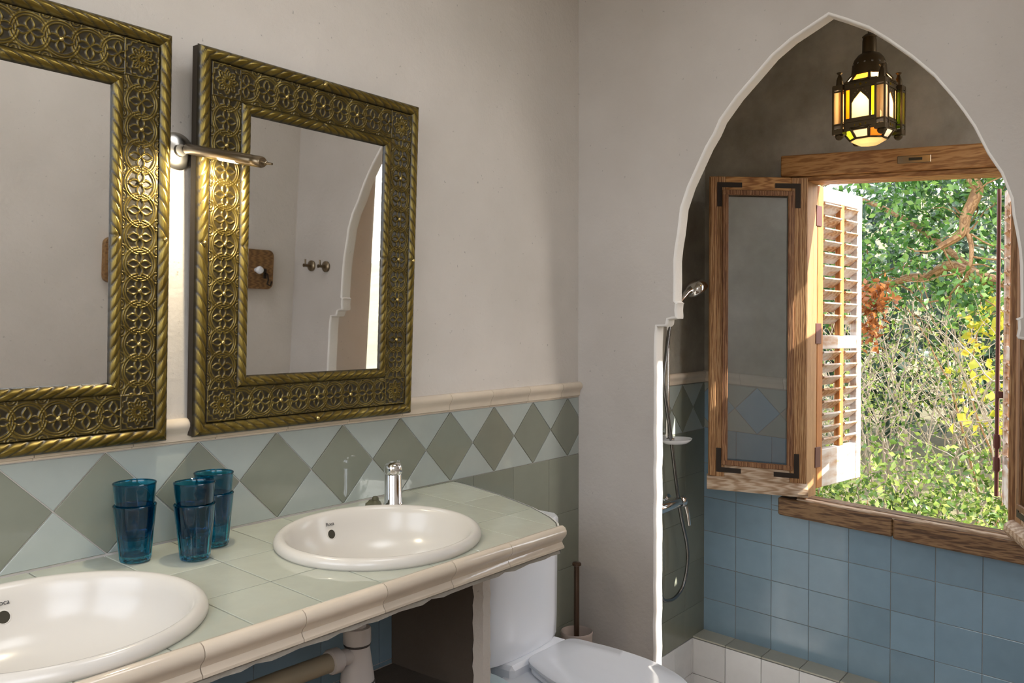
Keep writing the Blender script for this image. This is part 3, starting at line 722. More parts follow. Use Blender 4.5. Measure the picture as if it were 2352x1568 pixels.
# ------------------------------------------------------------------ wall lamp between the mirrors
lx, lz = 1.027, .387
t = thing('wall_lamp', 'slim brass coloured tube lamp on a steel plate between the two mirrors', 'lamp', (lx, YW, lz))
RY = Matrix(((1,0,0),(0,0,-1),(0,1,0)))      # turns z to -Y
MB().lathe([(.042,.0),(.042,.010),(.040,.013),(.026,.019),(.014,.022),(.013,.030),(0,.031)], (lx,YW,lz), 40, M=RY).build('wall_plate', M['steel'], t)
a = Vector((1.040, 1.722, .392)); b = Vector((1.050, 1.462, .333)); d = (b-a).normalized()
MB().tube([a, a+d*.002, a+d*.235, a+d*.24, a+d*.242, b-d*.004, b], [.0105,.0118,.0118,.0112,.0118,.0118,.010], 24).build('lamp_tube', M['bronze'], t)
MB().tube([b, b+d*.012, b+d*.013, b+d*.03], [.004,.004,.0028,.0024], 10).build('tip_pin', M['bronze'], t)
side = d.cross(Vector((0,0,1))).normalized(); dn = d.cross(side).normalized(); dn = dn if dn.z < 0 else -dn
mb = MB(); pa, pb = a+d*.125, a+d*.185
qs = []
for ang in np.linspace(-.9, .9, 7):
    r_ = (dn*math.cos(ang)+side*(-math.sin(ang)))*.0122; qs.append([pa+r_, pb+r_])
mb.grid(qs, True); mb.build('light_slot', M['bulb'], t, 'glowing slot in the tube')
for k in range(7):
    c = a+d*(.135+.009*k) + (-dn*.8-side*.6*(1 if side.x < 0 else -1)).normalized()*.0117
    MB().lathe([(.0016,-.0006),(.0014,.0006),(.0,.0008)], c, 8).build('vent_hole', M['bulb'], t)
pl = bpy.data.lights.new('lamp_bulb', 'SPOT'); pl.energy = 5.5; pl.color = (1,.86,.62); pl.shadow_soft_size = .012; pl.spot_size = 2.7; pl.spot_blend = .4
po = bpy.data.objects.new('lamp_bulb', pl); COL.objects.link(po); po.parent = t; po.location = (a+d*.155+dn*.022) - WL[t]
po.rotation_euler = (dn + Vector((0,.55,0))).to_track_quat('-Z', 'Y').to_euler()

# ------------------------------------------------------------------ window: frame, sashes, shutters
w1 = bpy.data.objects.new('window_1', None); COL.objects.link(w1); w1.location = (XW, .89, -.05); WL[w1] = w1.location.copy(); struct(w1)
MB(sk).box(3.652, 3.735, .36, 1.366, .676, .768, .004).build('head_board', M['wood_h'], w1)
MB(sk).box(3.668, 3.80, .455, 1.29, .655, .6765, .003).build('head_lip', M['wood_h'], w1)
MB(sk).box(3.647, 3.735, .896, 1.369, -.802, -.724, .006).build('sill_board', M['wood_dark'], w1)
MB(sk).box(3.645, 3.735, .36, .894, -.808, -.726, .006).build('sill_board', M['wood_dark'], w1)
MB(sk).box(3.655, 3.692, .455, 1.29, -.732, -.717, .003).build('sill_strip', M['wood_grey'], w1)
MB(sk).box(3.693, 3.765, .455, 1.29, -.735, -.715, .003).build('sill_strip', M['wood_dark'], w1)
for y0, y1 in ((1.253, 1.296), (.452, .492)):
    MB(sk).box(3.672, 3.80, y0, y1, -.72, .665, .004).build('jamb', M['wood_v'], w1)
mb = MB(sk).box(3.664, 3.674, 1.253, 1.262, -.72, .665, .002); mb.build('jamb_bead', M['wood_v'], w1)
pl_ = MB(sk).box(3.648, 3.654, .764, .888, .706, .736, .002); pl_.build('strike_plate', M['bronze'], w1, 'worn steel strike plate')
MB(sk).box(3.6465, 3.6485, .795, .845, .716, .727, .001).build('strike_slot', M['dark'], w1)
def frame_xf(H, d, n):
    H, d, n = Vector((*H,0)), Vector((*d,0)).normalized(), Vector((*n,0)).normalized()
    return lambda v: sk(H + d*v[0] + n*v[1] + Vector((0,0,v[2])))
def sash(H, d, n, Wd, z0, z1, label):
    X = frame_xf(H, d, n); B = lambda: MB(X); zb = z0+.058
    root = bpy.data.objects.new('casement_sash', None); COL.objects.link(root); root.parent = w1
    WL[root] = X((Wd/2, 0, 0)); root.location = WL[root]-WL[w1]; root['label'] = label
    st = .068
    B().box(0, st, -.036, 0, zb-.01, z1, .003).build('stile', M['wood_v'], root)
    B().box(Wd-st, Wd, -.036, 0, zb-.01, z1, .003).build('stile', M['wood_v'], root)
    B().box(Wd-.030, Wd-.004, 0, .012, zb, z1-.004, .003).build('edge_bead', M['wood_v'], root)
    B().box(st, Wd-st, -.036, 0, z1-.068, z1, .003).build('top_rail', M['wood_h'], root)
    B().box(st, Wd-st, -.036, 0, zb-.01, zb+.062, .003).build('bottom_rail', M['wood_grey'], root)
    drip = [(0, z0), (.030, z0+.002), (.036, z0+.016), (.034, z0+.036), (.020, z0+.050), (.004, z0+.056), (0, z0+.058)]
    m = B(); k = len(drip); R = [[(s, p[0]-.03 if p[0] == 0 else p[0], p[1]) for p in drip] for s in (-.004, Wd+.006)]
    m.grid(R, False).add(R[0], [tuple(range(k))]).add(R[1], [tuple(reversed(range(k)))]).grid([[r[0], r[-1]] for r in R])
    m.build('drip_rail', M['wood_grey'], root)
    a0, a1, c0, c1 = st-.012, Wd-st+.012, zb+.050, z1-.058
    for p in ((a0,a0+.026,c0,c1),(a1-.026,a1,c0,c1)): B().box(p[0],p[1],0,.010,p[2],p[3],.003).build('glazing_bead', M['wood_bead'], root)
    for p in ((a0,a1,c1-.024,c1),(a0,a1,c0,c0+.024)): B().box(p[0],p[1],0,.011,p[2],p[3],.003).build('glazing_bead', M['wood_bead'], root)
    B().box(st-.004, Wd-st+.004, -.020, -.016, zb+.055, z1-.062).build('glass_pane', M['pane'], root)
    A = .105; wd = .021; e0, e1, f0, f1 = .030, Wd-.034, zb+.018, z1-.026
    for sx, sz in ((0,0),(1,0),(0,1),(1,1)):
        xx = (e0, e0+A, e0+wd) if not sx else (e1, e1-A, e1-wd); zz = (f0, f0+A, f0+wd) if not sz else (f1, f1-A, f1-wd)
        pol = [(xx[0],zz[0]),(xx[1],zz[0]),(xx[1],zz[2]),(xx[2],zz[2]),(xx[2],zz[1]),(xx[0],zz[1])]
        B().prism(pol, 'y', -.001, .0025).build('corner_bracket', M['iron'], root)
    return root
sash((3.655,1.247), (-.177,.366), (-.366,-.177), .412, -.703, .668, 'left casement, folded back against the tiles')
sash((3.655,.468), (-.92,-.40), (-.40,.92), .412, -.703, .668, 'right casement, standing open into the room')
def shutter(H, d, n, Wd, z0, z1, label, rod):
    X = frame_xf(H, d, n); B = lambda: MB(X)
    root = bpy.data.objects.new('louvred_shutter', None); COL.objects.link(root); root.parent = w1
    WL[root] = X((Wd/2, 0, 0)); root.location = WL[root]-WL[w1]; root['label'] = label
    zp = z0+.17; zr = -.04
    B().box(0, .055, -.034, 0, z0, z1, .003).build('stile', M['shutter_raw'], root)
    B().box(Wd-.05, Wd, -.034, 0, z0, z1, .003).build('stile', M['shutter'], root)
    B().box(.225, .265, -.030, -.002, zp, z1-.06, .003).build('mid_stile', M['shutter_raw'], root)
    B().box(.05, Wd-.05, -.032, -.001, z1-.065, z1, .003).build('top_rail', M['shutter'], root)
    B().box(.05, Wd-.05, -.030, -.002, z0, zp, .003).build('bottom_panel', M['shutter'], root)
    B().box(.05, Wd-.05, -.031, -.001, zr-.03, zr+.03, .003).build('lock_rail', M['shutter'], root)
    z = zp+.03
    while z < z1-.085:
        if abs(z-zr) > .055:
            for s0, s1 in ((.056,.224),(.266,Wd-.051)):
                m = B(); hw = .030; th = .0045; ca, sa = math.cos(.75), math.sin(.75)
                pr = [(-.016+x*ca-y*sa*1, z+(x*sa+y*ca)) for x, y in ((-hw,-th),(hw*.9,-th),(hw,0),(hw*.9,th),(-hw,th))]
                v = [(s, p[0], p[1]) for s in (s0, s1) for p in pr]
                m.add(v, [tuple(range(5)), tuple(reversed(range(5,10)))]+[(i,(i+1)%5,5+(i+1)%5,5+i) for i in range(5)])
                m.build('slat', M['slat'], root)
        z += .0555
    for zz in (-.55, .0, .52):
        B().box(-.02, .03, .001, .005, zz-.045, zz+.045, .001).build('hinge', M['rust'], root)
    if rod:
        m = B(); m.tube([(Wd+.006,.02,z0+.02),(Wd+.006,.02,z1+.01)], .0085, 10)
        for zz in (z0+.26, z0+.16): m.lathe([(.013,-.03),(.015,-.02),(.015,.02),(.013,.03)], (Wd+.006,.02,zz), 10)
        m.build('bolt_rod', M['rust'], root, 'dark red iron bolt rod')
        B().box(Wd-.01, Wd+.008, .0, .02, z0+.45, z0+.48, .002).build('rod_guide', M['rust'], root)
    return root
shutter((3.80,1.252), (.44,-.065), (-.065,-.44), .446, -.69, .655, 'left louvred shutter, sunlit', False)
shutter((3.80,.482), (.405,.105), (-.105,.405), .42, -.69, .655, 'right louvred shutter, in shade', True)

# ------------------------------------------------------------------ lantern in the shower
LX, LY, ZL = 3.10, .848, .631
t = thing('lantern', 'pierced bronze lantern with coloured glass panes hanging in the shower', 'lantern', (LX, LY, ZL))
M['lbronze'] = plain('aged_bronze', (.075,.05,.022), .45, .7)
mb = MB(); mb.tube([(LX,LY,ZL+.382),(LX,LY,ZC)], .004, 8)
mb.build('hanging_rod', M['lbronze'], t)
mb = MB(); ringp = [(LX+.014*math.cos(q), LY, ZL+.397+.014*math.sin(q)) for q in np.linspace(0, 2*PI, 17)]; mb.tube(ringp, .003, 8, False); mb.build('top_ring', M['lbronze'], t)
MB().lathe([(.0235,.315),(.023,.360),(.021,.371),(.024,.375),(.015,.383),(.0,.384)], (LX,LY,ZL), 24).build('neck', M['lbronze'], t)
MB().lathe([(.060,.236),(.0585,.244),(.056,.276),(.049,.296),(.037,.311),(.0235,.318)], (LX,LY,ZL), 32).build('dome', M['lbronze'], t)
for k in range(14):
    q = 2*PI*k/14; MB().lathe([(.0035,.0),(.003,.0008),(.0,.001)], (LX+.0555*math.cos(q), LY+.0555*math.sin(q), ZL+.277), 8, M=Vector((math.cos(q), math.sin(q), .4)).to_track_quat('Z','Y').to_matrix()).build('dome_hole', PANE['white'], t)
PH = math.radians(173); HS = .0725; G = .0155     # square body turned 22 degrees from the line of sight
def rot(k): q = PH+k*PI/2; return math.cos(q), math.sin(q)
def face_xf(k):
    ca, sa = rot(k); return lambda v: Vector((LX+ca*(HS+v[1])-sa*v[0], LY+sa*(HS+v[1])+ca*v[0], ZL+v[2]))
skA = ['amber','cream','cream','amber','cream','green','cream','white']; skB = ['cream','orange','white','green','cream','orange','white','green']
RF = Matrix(((1,0,0),(0,0,1),(0,-1,0)))
for k in range(4):
    X = face_xf(k); h = HS-G
    m = MB(X); out = [(-h,.043),(h,.043),(h,.211),(-h,.211)]; w_ = .0297
    ar = [(-w_,.086),(w_,.086),(w_,.137),(w_*.72,.150),(0,.172),(-w_*.72,.150),(-w_,.137)]
    st = [[(c-.0062,.086),(c+.0062,.086),(c+.0062,.184),(c-.0062,.184)] for c in (-.0435, .0435)]
    loops = [out]+[list(reversed(q)) for q in [ar]+st]
    tri = tessellate_polygon([[Vector((*p,0)) for p in q] for q in loops]); pts = [p for q in loops for p in q]
    for y in (-.001,.001): m.add([(p[0],y,p[1]) for p in pts], [tuple(q) for q in tri])
    for q in [ar]+st:
        n_ = len(q); m.add([(p[0],y,p[1]) for y in (-.001,.001) for p in q], [(i,(i+1)%n_,n_+(i+1)%n_,n_+i) for i in range(n_)])
    m.build('side_plate', M['lbronze'], t)
    MB(X).prism(ar, 'y', -.0025, -.0012).build('arch_pane', PANE['cream'], t)
    for c, q in zip(('amber','yellow') if k != 1 else ('white','cream'), st): MB(X).prism(q, 'y', -.0025, -.0012).build('strip_pane', PANE[c], t)
    m = MB(X)
    for z0, z1 in ((.043,.049),(.072,.077),(.205,.212),(.186,.190)): m.box(-h,h,0,.004,z0,z1)
    for x0 in (-.035, .033): m.box(x0,x0+.002,0,.003,.077,.186)
    m.build('face_trim', M['lbronze'], t)
    for zz in (.061, .198):
        for xx, r_ in ((-.019,.0035),(0,.0055),(.019,.0035)): MB(X).lathe([(r_,.0),(r_*.9,.001),(.0,.0012)], (xx,.0008,zz), 4, M=RF).build('star_hole', PANE['yellow'], t)
    for xx, zz in ((-.018,.172),(.018,.172),(-.009,.179),(.009,.179),(-.024,.163),(.024,.163)): MB(X).lathe([(.0026,.0),(.0022,.001),(.0,.0012)], (xx,.0008,zz), 6, M=RF).build('star_hole', PANE['cream'], t)
    # corner turret: square tower with strips of glass and a finial
    ca, sa = rot(k); cx_, cy_ = LX+HS*(ca-sa), LY+HS*(sa+ca)
    Xt = lambda v, cx_=cx_, cy_=cy_, ca=ca, sa=sa: Vector((cx_+v[0]*ca-v[1]*sa, cy_+v[0]*sa+v[1]*ca, ZL+v[2]))
    g = G; m = MB(Xt)
    for sx in (-1,1):
        for sy in (-1,1): m.box(sx*g-.0028, sx*g+.0028, sy*g-.0028, sy*g+.0028, .034, .200)
    m.box(-g-.002,g+.002,-g-.002,g+.002,.034,.052).box(-g-.002,g+.002,-g-.002,g+.002,.188,.203)
    for z0 in (.066, .178): m.box(-g-.002,g+.002,-g-.002,g+.002,z0,z0+.004)
    m.lathe([(.013,.034),(.015,.028),(.011,.021),(.005,.017),(0,.016)], (0,0,0), 10); m.build('turret', M['lbronze'], t)
    MB(Xt).lathe([(.0125,.203),(.012,.207),(.0105,.225),(.0065,.236),(.0045,.242),(.0105,.248),(.009,.250),(.004,.252),(.0,.253)], (0,0,0), 12).build('finial', M['lbronze'], t)
    cc = [('cream','white'),('cream','green'),('green','cream'),('green','cream')][k]
    for z0, z1 in ((.070,.178),(.054,.064),(.183,.187)):
        MB(Xt).box(g-.0005, g+.0008, -g+.004, g-.004, z0, z1).build('turret_pane', PANE[cc[0] if z1-z0 > .02 else 'white'], t)
        MB(Xt).box(-g+.004, g-.004, g-.0005, g+.0008, z0, z1).build('turret_pane', PANE[cc[1] if z1-z0 > .02 else 'white'], t)
        MB(Xt).box(-g+.004, g-.004, -g-.0008, -g+.0005, z0, z1).build('turret_pane', PANE['green' if k == 1 else 'cream'], t)
def octp(k, r, z): q = PH+(k+.5)*PI/4; return Vector((LX+r*math.cos(q), LY+r*math.sin(q), ZL+z))
for k in range(8):
    for (r0, z0, r1, z1, pal, nm) in ((.084,.211,.060,.240,skA,'upper_pane'), (.083,.050,.060,.019,skB,'lower_pane')):
        a0, b0, a1, b1 = octp(k-1,r0,z0), octp(k,r0,z0), octp(k-1,r1,z1), octp(k,r1,z1)
        A0, B0, A1, B1 = a0.lerp(b0,.10), a0.lerp(b0,.90), a1.lerp(b1,.12), a1.lerp(b1,.88)
        A0, A1 = A0.lerp(A1,.09), A0.lerp(A1,.91); B0, B1 = B0.lerp(B1,.09), B0.lerp(B1,.91)
        MB().add([A0,B0,B1,A1], [(0,1,2,3)]).build(nm, PANE[pal[k]], t)
        m = MB(); m.tube([a0,a1], .0042, 8).tube([a0,b0], .0038, 8).tube([a1,b1], .0038, 8); m.build('skirt_frame', M['lbronze'], t)
MB().lathe([(.0,-.002),(.035,.002),(.057,.014),(.059,.018)], (LX,LY,ZL), 8, phase=PH+PI/8, smooth=False).build('bottom_pane', PANE['cream'], t)
mb = MB(); mb.lathe([(.0,.08),(.012,.085),(.019,.10),(.019,.112),(.012,.125),(.008,.135),(.008,.15)], (LX+.01,LY-.02,ZL), 16).build('bulb', M['bulb'], t, 'glowing bulb')
pl = bpy.data.lights.new('lantern_bulb', 'POINT'); pl.energy = .9; pl.color = (1,.74,.42); pl.shadow_soft_size = .02
po = bpy.data.objects.new('lantern_bulb', pl); COL.objects.link(po); po.parent = t; po.location = (0,0,.165)

# ------------------------------------------------------------------ toilet, brush, bin, trap
def outline(pts, n=6):
    pts = pts+[pts[0]]; k = len(pts)-1; out = []
    P4 = [Vector(p) for p in pts[:-1]]
    for i in range(k):
        p0,p1,p2,p3 = P4[i-1],P4[i],P4[(i+1)%k],P4[(i+2)%k]
        for j in range(n):
            t_ = j/n; q = .5*((2*p1)+(p2-p0)*t_+(2*p0-5*p1+4*p2-p3)*t_*t_+(3*p1-p0-3*p2+p3)*t_**3); out.append((q.x,q.y))
    return out
def loft(mb, rings, smooth=True):
    n = len(rings[0]); v = [p for r in rings for p in r]
    mb.add(v, [(i*n+k, i*n+(k+1)%n, (i+1)*n+(k+1)%n, (i+1)*n+k) for i in range(len(rings)-1) for k in range(n)], smooth)
    mb.add(rings[0], [tuple(range(n))]); mb.add(rings[-1], [tuple(range(n))]); return mb
def scale_poly(p, s, c): return [(c[0]+(q[0]-c[0])*s, c[1]+(q[1]-c[1])*s) for q in p]
TX, TY = 2.10, 1.28
t = thing('toilet', 'white close-coupled toilet with its lid down beside the washstand', 'toilet', (TX, TY, ZF))
ZS = -1.0
lidp = outline([(2.040,1.530),(2.145,1.536),(2.252,1.526),(2.268,1.44),(2.268,1.33),(2.245,1.20),(2.180,1.075),(2.075,1.020),(1.975,1.085),(1.935,1.20),(1.945,1.34),(1.985,1.45)], 6)
cL = (2.11, 1.28)
def zr(p, z): return [(q[0], q[1], z) for q in p]
loft(MB(), [zr(scale_poly(lidp,.985,cL), ZS-.016), zr(lidp, ZS-.012), zr(lidp, ZS-.004), zr(scale_poly(lidp,.975,cL), ZS), zr(scale_poly(lidp,.6,cL), ZS+.003), zr(scale_poly(lidp,.2,cL), ZS+.004)]).build('lid', M['wc'], t)
loft(MB(), [zr(scale_poly(lidp,.95,cL), ZS-.038), zr(scale_poly(lidp,.97,cL), ZS-.034), zr(scale_poly(lidp,.97,cL), ZS-.024), zr(scale_poly(lidp,.94,cL), ZS-.020)]).build('seat', M['wc'], t)
bw = outline([(1.93,1.56),(2.12,1.57),(2.29,1.55),(2.285,1.44),(2.265,1.33),(2.235,1.20),(2.170,1.09),(2.075,1.04),(1.985,1.10),(1.945,1.20),(1.945,1.34),(1.94,1.46)], 6)
bc = (2.11, 1.34)
loft(MB(), [zr(scale_poly(bw,.62,(2.11,1.42)), ZF), zr(scale_poly(bw,.60,(2.11,1.42)), ZF+.05), zr(scale_poly(bw,.62,(2.11,1.40)), ZF+.16), zr(scale_poly(bw,.80,bc), ZF+.27), zr(scale_poly(bw,.96,bc), ZS-.09), zr(scale_poly(bw,1.0,bc), ZS-.055), zr(scale_poly(bw,.985,bc), ZS-.042), zr(scale_poly(bw,.9,bc), ZS-.040)]).build('pan', M['wc'], t)
MB().box(1.96, 2.26, 1.53, 1.72, ZF+.18, ZS-.007, .012).build('cistern_shelf', M['wc'], t)
tp = [(1.875,1.74),(1.872,1.64),(1.876,1.600),(1.895,1.580),(1.94,1.566),(2.01,1.557),(2.08,1.555),(2.15,1.558),(2.22,1.566),(2.262,1.580),(2.283,1.605),(2.287,1.64),(2.287,1.74)]
ct = (2.08, 1.65)
loft(MB(), [zr(scale_poly(tp,.945,ct), ZS-.006), zr(scale_poly(tp,.975,ct), ZS+.006), zr(scale_poly(tp,.985,ct), ZS+.06), zr(scale_poly(tp,1.0,ct), -.68), zr(scale_poly(tp,1.0,ct), -.648)]).build('cistern', M['wc'], t)
loft(MB(), [zr(scale_poly(tp,1.012,ct), -.646), zr(scale_poly(tp,1.018,ct), -.638), zr(scale_poly(tp,1.014,ct), -.622), zr(scale_poly(tp,.985,ct), -.613), zr(scale_poly(tp,.3,ct), -.610)]).build('cistern_lid', M['wc'], t)
for xx in (2.06, 2.23): MB().box(xx-.02, xx+.02, 1.515, 1.548, ZS-.036, ZS-.012, .006).build('seat_hinge', M['wc'], t)
# pale bin
t = thing('waste_bin', 'pale bluish round bin lid between the counter pier and the toilet', 'bin', (1.815, 1.56, ZF))
be = plain('pale_blue_enamel', (.52,.66,.70), .3)
MB().lathe([(.86,0),(.89,.01),(.97,.395),(.97,.405)], (1.815,1.56,ZF), 40, .083, .128).build('bin_body', be, t)
MB().lathe([(1.0,.405),(1.01,.414),(.97,.422),(.70,.428),(0,.43)], (1.815,1.56,ZF), 40, .083, .128).build('bin_lid', be, t)
# toilet brush
bx, by = 2.50, 1.663
t = thing('toilet_brush', 'toilet brush with a bronze rod handle in a frosted cup behind the toilet', 'brush', (bx,by,ZF))
M['rod'] = plain('dark_bronze_rod', (.13,.085,.06), .3, .9)
M['frost'] = NT('frosted_cup').set(Base_Color=(.62,.52,.46), Roughness=.35, Transmission_Weight=.5).m
MB().lathe([(.052,.0),(.055,.01),(.056,.34),(.0575,.348),(.055,.352),(.052,.345),(.050,.02),(.0,.015)], (bx,by,ZF), 36).build('cup', M['frost'], t)
MB().tube([(bx,by,ZF+.05),(bx,by,ZF+.586)], .0095, 14).build('handle', M['rod'], t)
MB().lathe([(.010,.0),(.0165,.003),(.0165,.010),(.013,.013),(0,.014)], (bx,by,ZF+.583), 18).build('handle_cap', M['rod'], t)
MB().lathe([(.010,.02),(.032,.035),(.036,.07),(.034,.12),(.012,.14)], (bx,by,ZF), 18).build('brush_head', M['backing'], t)
# bottle trap
qx, qy = 1.287, 1.45
t = thing('bottle_trap', 'grey plastic bottle trap with waste pipe below the right basin', 'trap', (qx,qy,-.82))
z0 = -.82
MB().lathe([(.020,.02),(.021,.25)], (qx,qy,z0), 20).build('inlet_tube', M['pvc'], t)
MB().lathe([(.027,.104),(.031,.107),(.031,.138),(.029,.142),(.022,.143)], (qx,qy,z0), 28, mod=lambda i,a: 1+.02*math.cos(18*a)).build('collar_nut', M['pvc'], t)
MB().lathe([(.0385,.022),(.0380,.028),(.0285,.098),(.0275,.103)], (qx,qy,z0), 32).build('trap_body', M['pvc'], t)
for zz, rr in ((.1035,.0295),(.0195,.0395)): MB().lathe([(rr,-.0025),(rr+.001,0),(rr,.0025),(rr-.006,0)], (qx,qy,z0+zz), 32).build('gasket', M['pvc_ring'], t)
MB().lathe([(.0395,.017),(.0400,.0),(.0365,-.012),(.026,-.022),(.012,-.027),(0,-.027)], (qx,qy,z0), 32).build('trap_cap', M['pvc'], t)
mb = MB(); mb.tube([(qx-.02,qy,z0+.083),(qx-.055,qy+.004,z0+.083)], .0185, 18); mb.build('outlet', M['pvc'], t)
mb = MB(); mb.tube([(qx-.050,qy+.003,z0+.083),(qx-.053,qy+.003,z0+.083),(qx-.074,qy+.006,z0+.083),(qx-.078,qy+.006,z0+.083)], [.024,.0275,.0275,.024], 18); mb.build('outlet_nut', M['pvc'], t)
mb = MB(); mb.tube([(qx-.07,qy+.005,z0+.083),(qx-.2,qy+.02,z0+.079),(qx-.6,qy+.06,z0+.06),(qx-1.0,qy+.10,z0+.045)], .021, 18); mb.build('waste_pipe', M['pipe'], t)

# ------------------------------------------------------------------ shower fittings
t = thing('shower_mixer', 'chrome wall mixer with a drop lever in the shower', 'tap', (3.30, YW, -.775))
RYn = RY
MB().lathe([(.032,.0),(.032,.006),(.018,.010),(.018,.05)], (3.20,YW,-.765), 24, M=RYn).build('wall_union', M['chrome'], t)
MB().lathe([(.032,.0),(.032,.006),(.018,.010),(.018,.05)], (3.35,YW,-.765), 24, M=RYn).build('wall_union', M['chrome'], t)
mb = MB(); mb.tube([(3.16,1.70,-.765),(3.17,1.70,-.765),(3.355,1.70,-.765),(3.362,1.70,-.765)], [.020,.024,.024,.020], 24); mb.build('mixer_body', M['chrome'], t)
mb = MB(); mb.tube([(3.362,1.70,-.765),(3.368,1.70,-.765),(3.392,1.70,-.765),(3.396,1.70,-.765)], [.020,.025,.025,.021], 24); mb.build('cartridge', M['chrome'], t)
mb = MB(); mb.tube([(3.383,1.68,-.785),(3.387,1.672,-.82),(3.390,1.666,-.868)], [.010,.009,.0075], 12); mb.build('lever', M['chrome'], t)
t = thing('hand_shower', 'chrome hand shower head on its holder behind the arch edge', 'shower', (3.40, 1.69, .13))
mb = MB(); mb.tube([(3.30,1.715,.03),(3.36,1.705,.105),(3.42,1.695,.150),(3.465,1.688,.166)], [.011,.012,.015,.020], 16); mb.build('handle', M['chrome'], t)
nz = Vector((.45,-.35,-.82)).normalized(); Rh = nz.to_track_quat('Z','Y').to_matrix()
MB().lathe([(.0,-.040),(.024,-.038),(.044,-.026),(.052,-.010),(.052,.010),(.047,.017),(.043,.018)], (3.490,1.683,.168), 32, M=Rh).build('head', M['chrome'], t)
MB().lathe([(.043,.017),(.043,.019),(.0,.020)], (3.490,1.683,.168), 32, M=Rh).build('spray_face', plain('grey_rubber', (.12,.12,.12), .5), t)
t = thing('slide_rail', 'slim chrome slide rail for the hand shower on the shower wall', 'rail', (3.29, 1.725, -.2))
MB().tube([(3.29,1.722,-.50),(3.29,1.722,.18)], .010, 16).build('rail_tube', M['chrome'], t)
for zz in (-.47, .16): MB().lathe([(.014,0),(.014,.03)], (3.29,YW,zz), 16, M=RYn).build('wall_foot', M['chrome'], t)
MB().box(3.275, 3.315, 1.70, 1.735, .015, .055, .006).build('slider', M['chrome'], t)
hp = spline([(3.30,1.715,.02),(3.255,1.71,-.12),(3.225,1.705,-.24),(3.275,1.70,-.45),(3.325,1.70,-.65),(3.375,1.70,-.82),(3.437,1.70,-.97),(3.440,1.70,-1.065),(3.405,1.70,-1.135),(3.350,1.70,-1.170),(3.275,1.70,-1.175),(3.200,1.70,-1.14),(3.155,1.70,-1.0),(3.19,1.70,-.79)], 10)
tag(MB().tube(hp, .0078, 10).build('shower_hose', plain('dark_steel_hose', (.22,.22,.22), .25, 1)), 'metal shower hose hanging in a loop beside the arch', 'hose')
t = thing('soap_dish', 'white oval soap dish on the shower rail at the arch edge', 'dish', (3.30, 1.69, -.485))
MB().lathe([(.02,-.016),(.055,-.012),(.072,.0),(.075,.006),(.070,.006),(.055,-.006),(0,-.008)], (3.30,1.685,-.487), 36, 1.15, .85).build('dish', M['wc'], t)
MB().box(3.278, 3.302, 1.69, 1.735, -.50, -.478, .004).build('clip', M['chrome'], t)

# ------------------------------------------------------------------ opposite wall and arch wall (seen in the mirrors)
def rounded(x0, x1, z0, z1, r, n=5):
    out = []
    for cx_, cz_, a0 in ((x1-r,z0+r,-PI/2),(x1-r,z1-r,0),(x0+r,z1-r,PI/2),(x0+r,z0+r,PI)):
        out += [(cx_+r*math.cos(a0+PI/2*i/n), cz_+r*math.sin(a0+PI/2*i/n)) for i in range(n+1)]
    return out
t = thing('hook_board', 'long wooden coat board with iron hooks on the wall behind the camera', 'coat rack', (2.1, YR, .13))
MB().prism(rounded(1.69, 2.50, .040, .225, .03), 'y', YR, YR+.028).build('board', M['plank'], t)
for xx in (1.85, 2.05, 2.25, 2.452):
    m = MB(); m.tube([(xx,YR+.028,.115),(xx,YR+.05,.112),(xx,YR+.058,.085),(xx,YR+.05,.065),(xx,YR+.075,.058),(xx,YR+.085,.078)], .004, 8); m.box(xx-.008,xx+.008,YR+.027,YR+.032,.09,.135,.001); m.build('hook', M['iron'], t)
MB().lathe([(.010,.0),(.010,.012),(.017,.020),(.019,.030),(.014,.040),(.0,.043)], (2.403,YR+.028,.129), 20, M=Matrix(((1,0,0),(0,0,1),(0,-1,0)))).build('ceramic_knob', M['wc'], t, 'white ceramic knob')
RX = Matrix(((0,0,-1),(0,1,0),(1,0,0)))
for yy, lb in ((.105, 'steel robe hook on a round plate, farther from the arch opening'), (.212, 'steel robe hook on a round plate, nearer the arch opening')):
    h_ = thing('robe_hook', lb, 'hook', (XA, yy, .165), 'robe hooks by the arch, seen in the mirror')
    MB().lathe([(.026,.0),(.026,.008),(.022,.012),(0,.013)], (XA,yy,.165), 28, M=RX).build('rose', M['bronze'], h_)
    m = MB(); m.tube([(XA-.01,yy,.165),(XA-.045,yy,.165),(XA-.05,yy,.165)], [.007,.007,.009], 12); m.tube([(XA-.04,yy,.165),(XA-.042,yy,.195)], .0045, 10); m.build('peg', M['bronze'], h_)

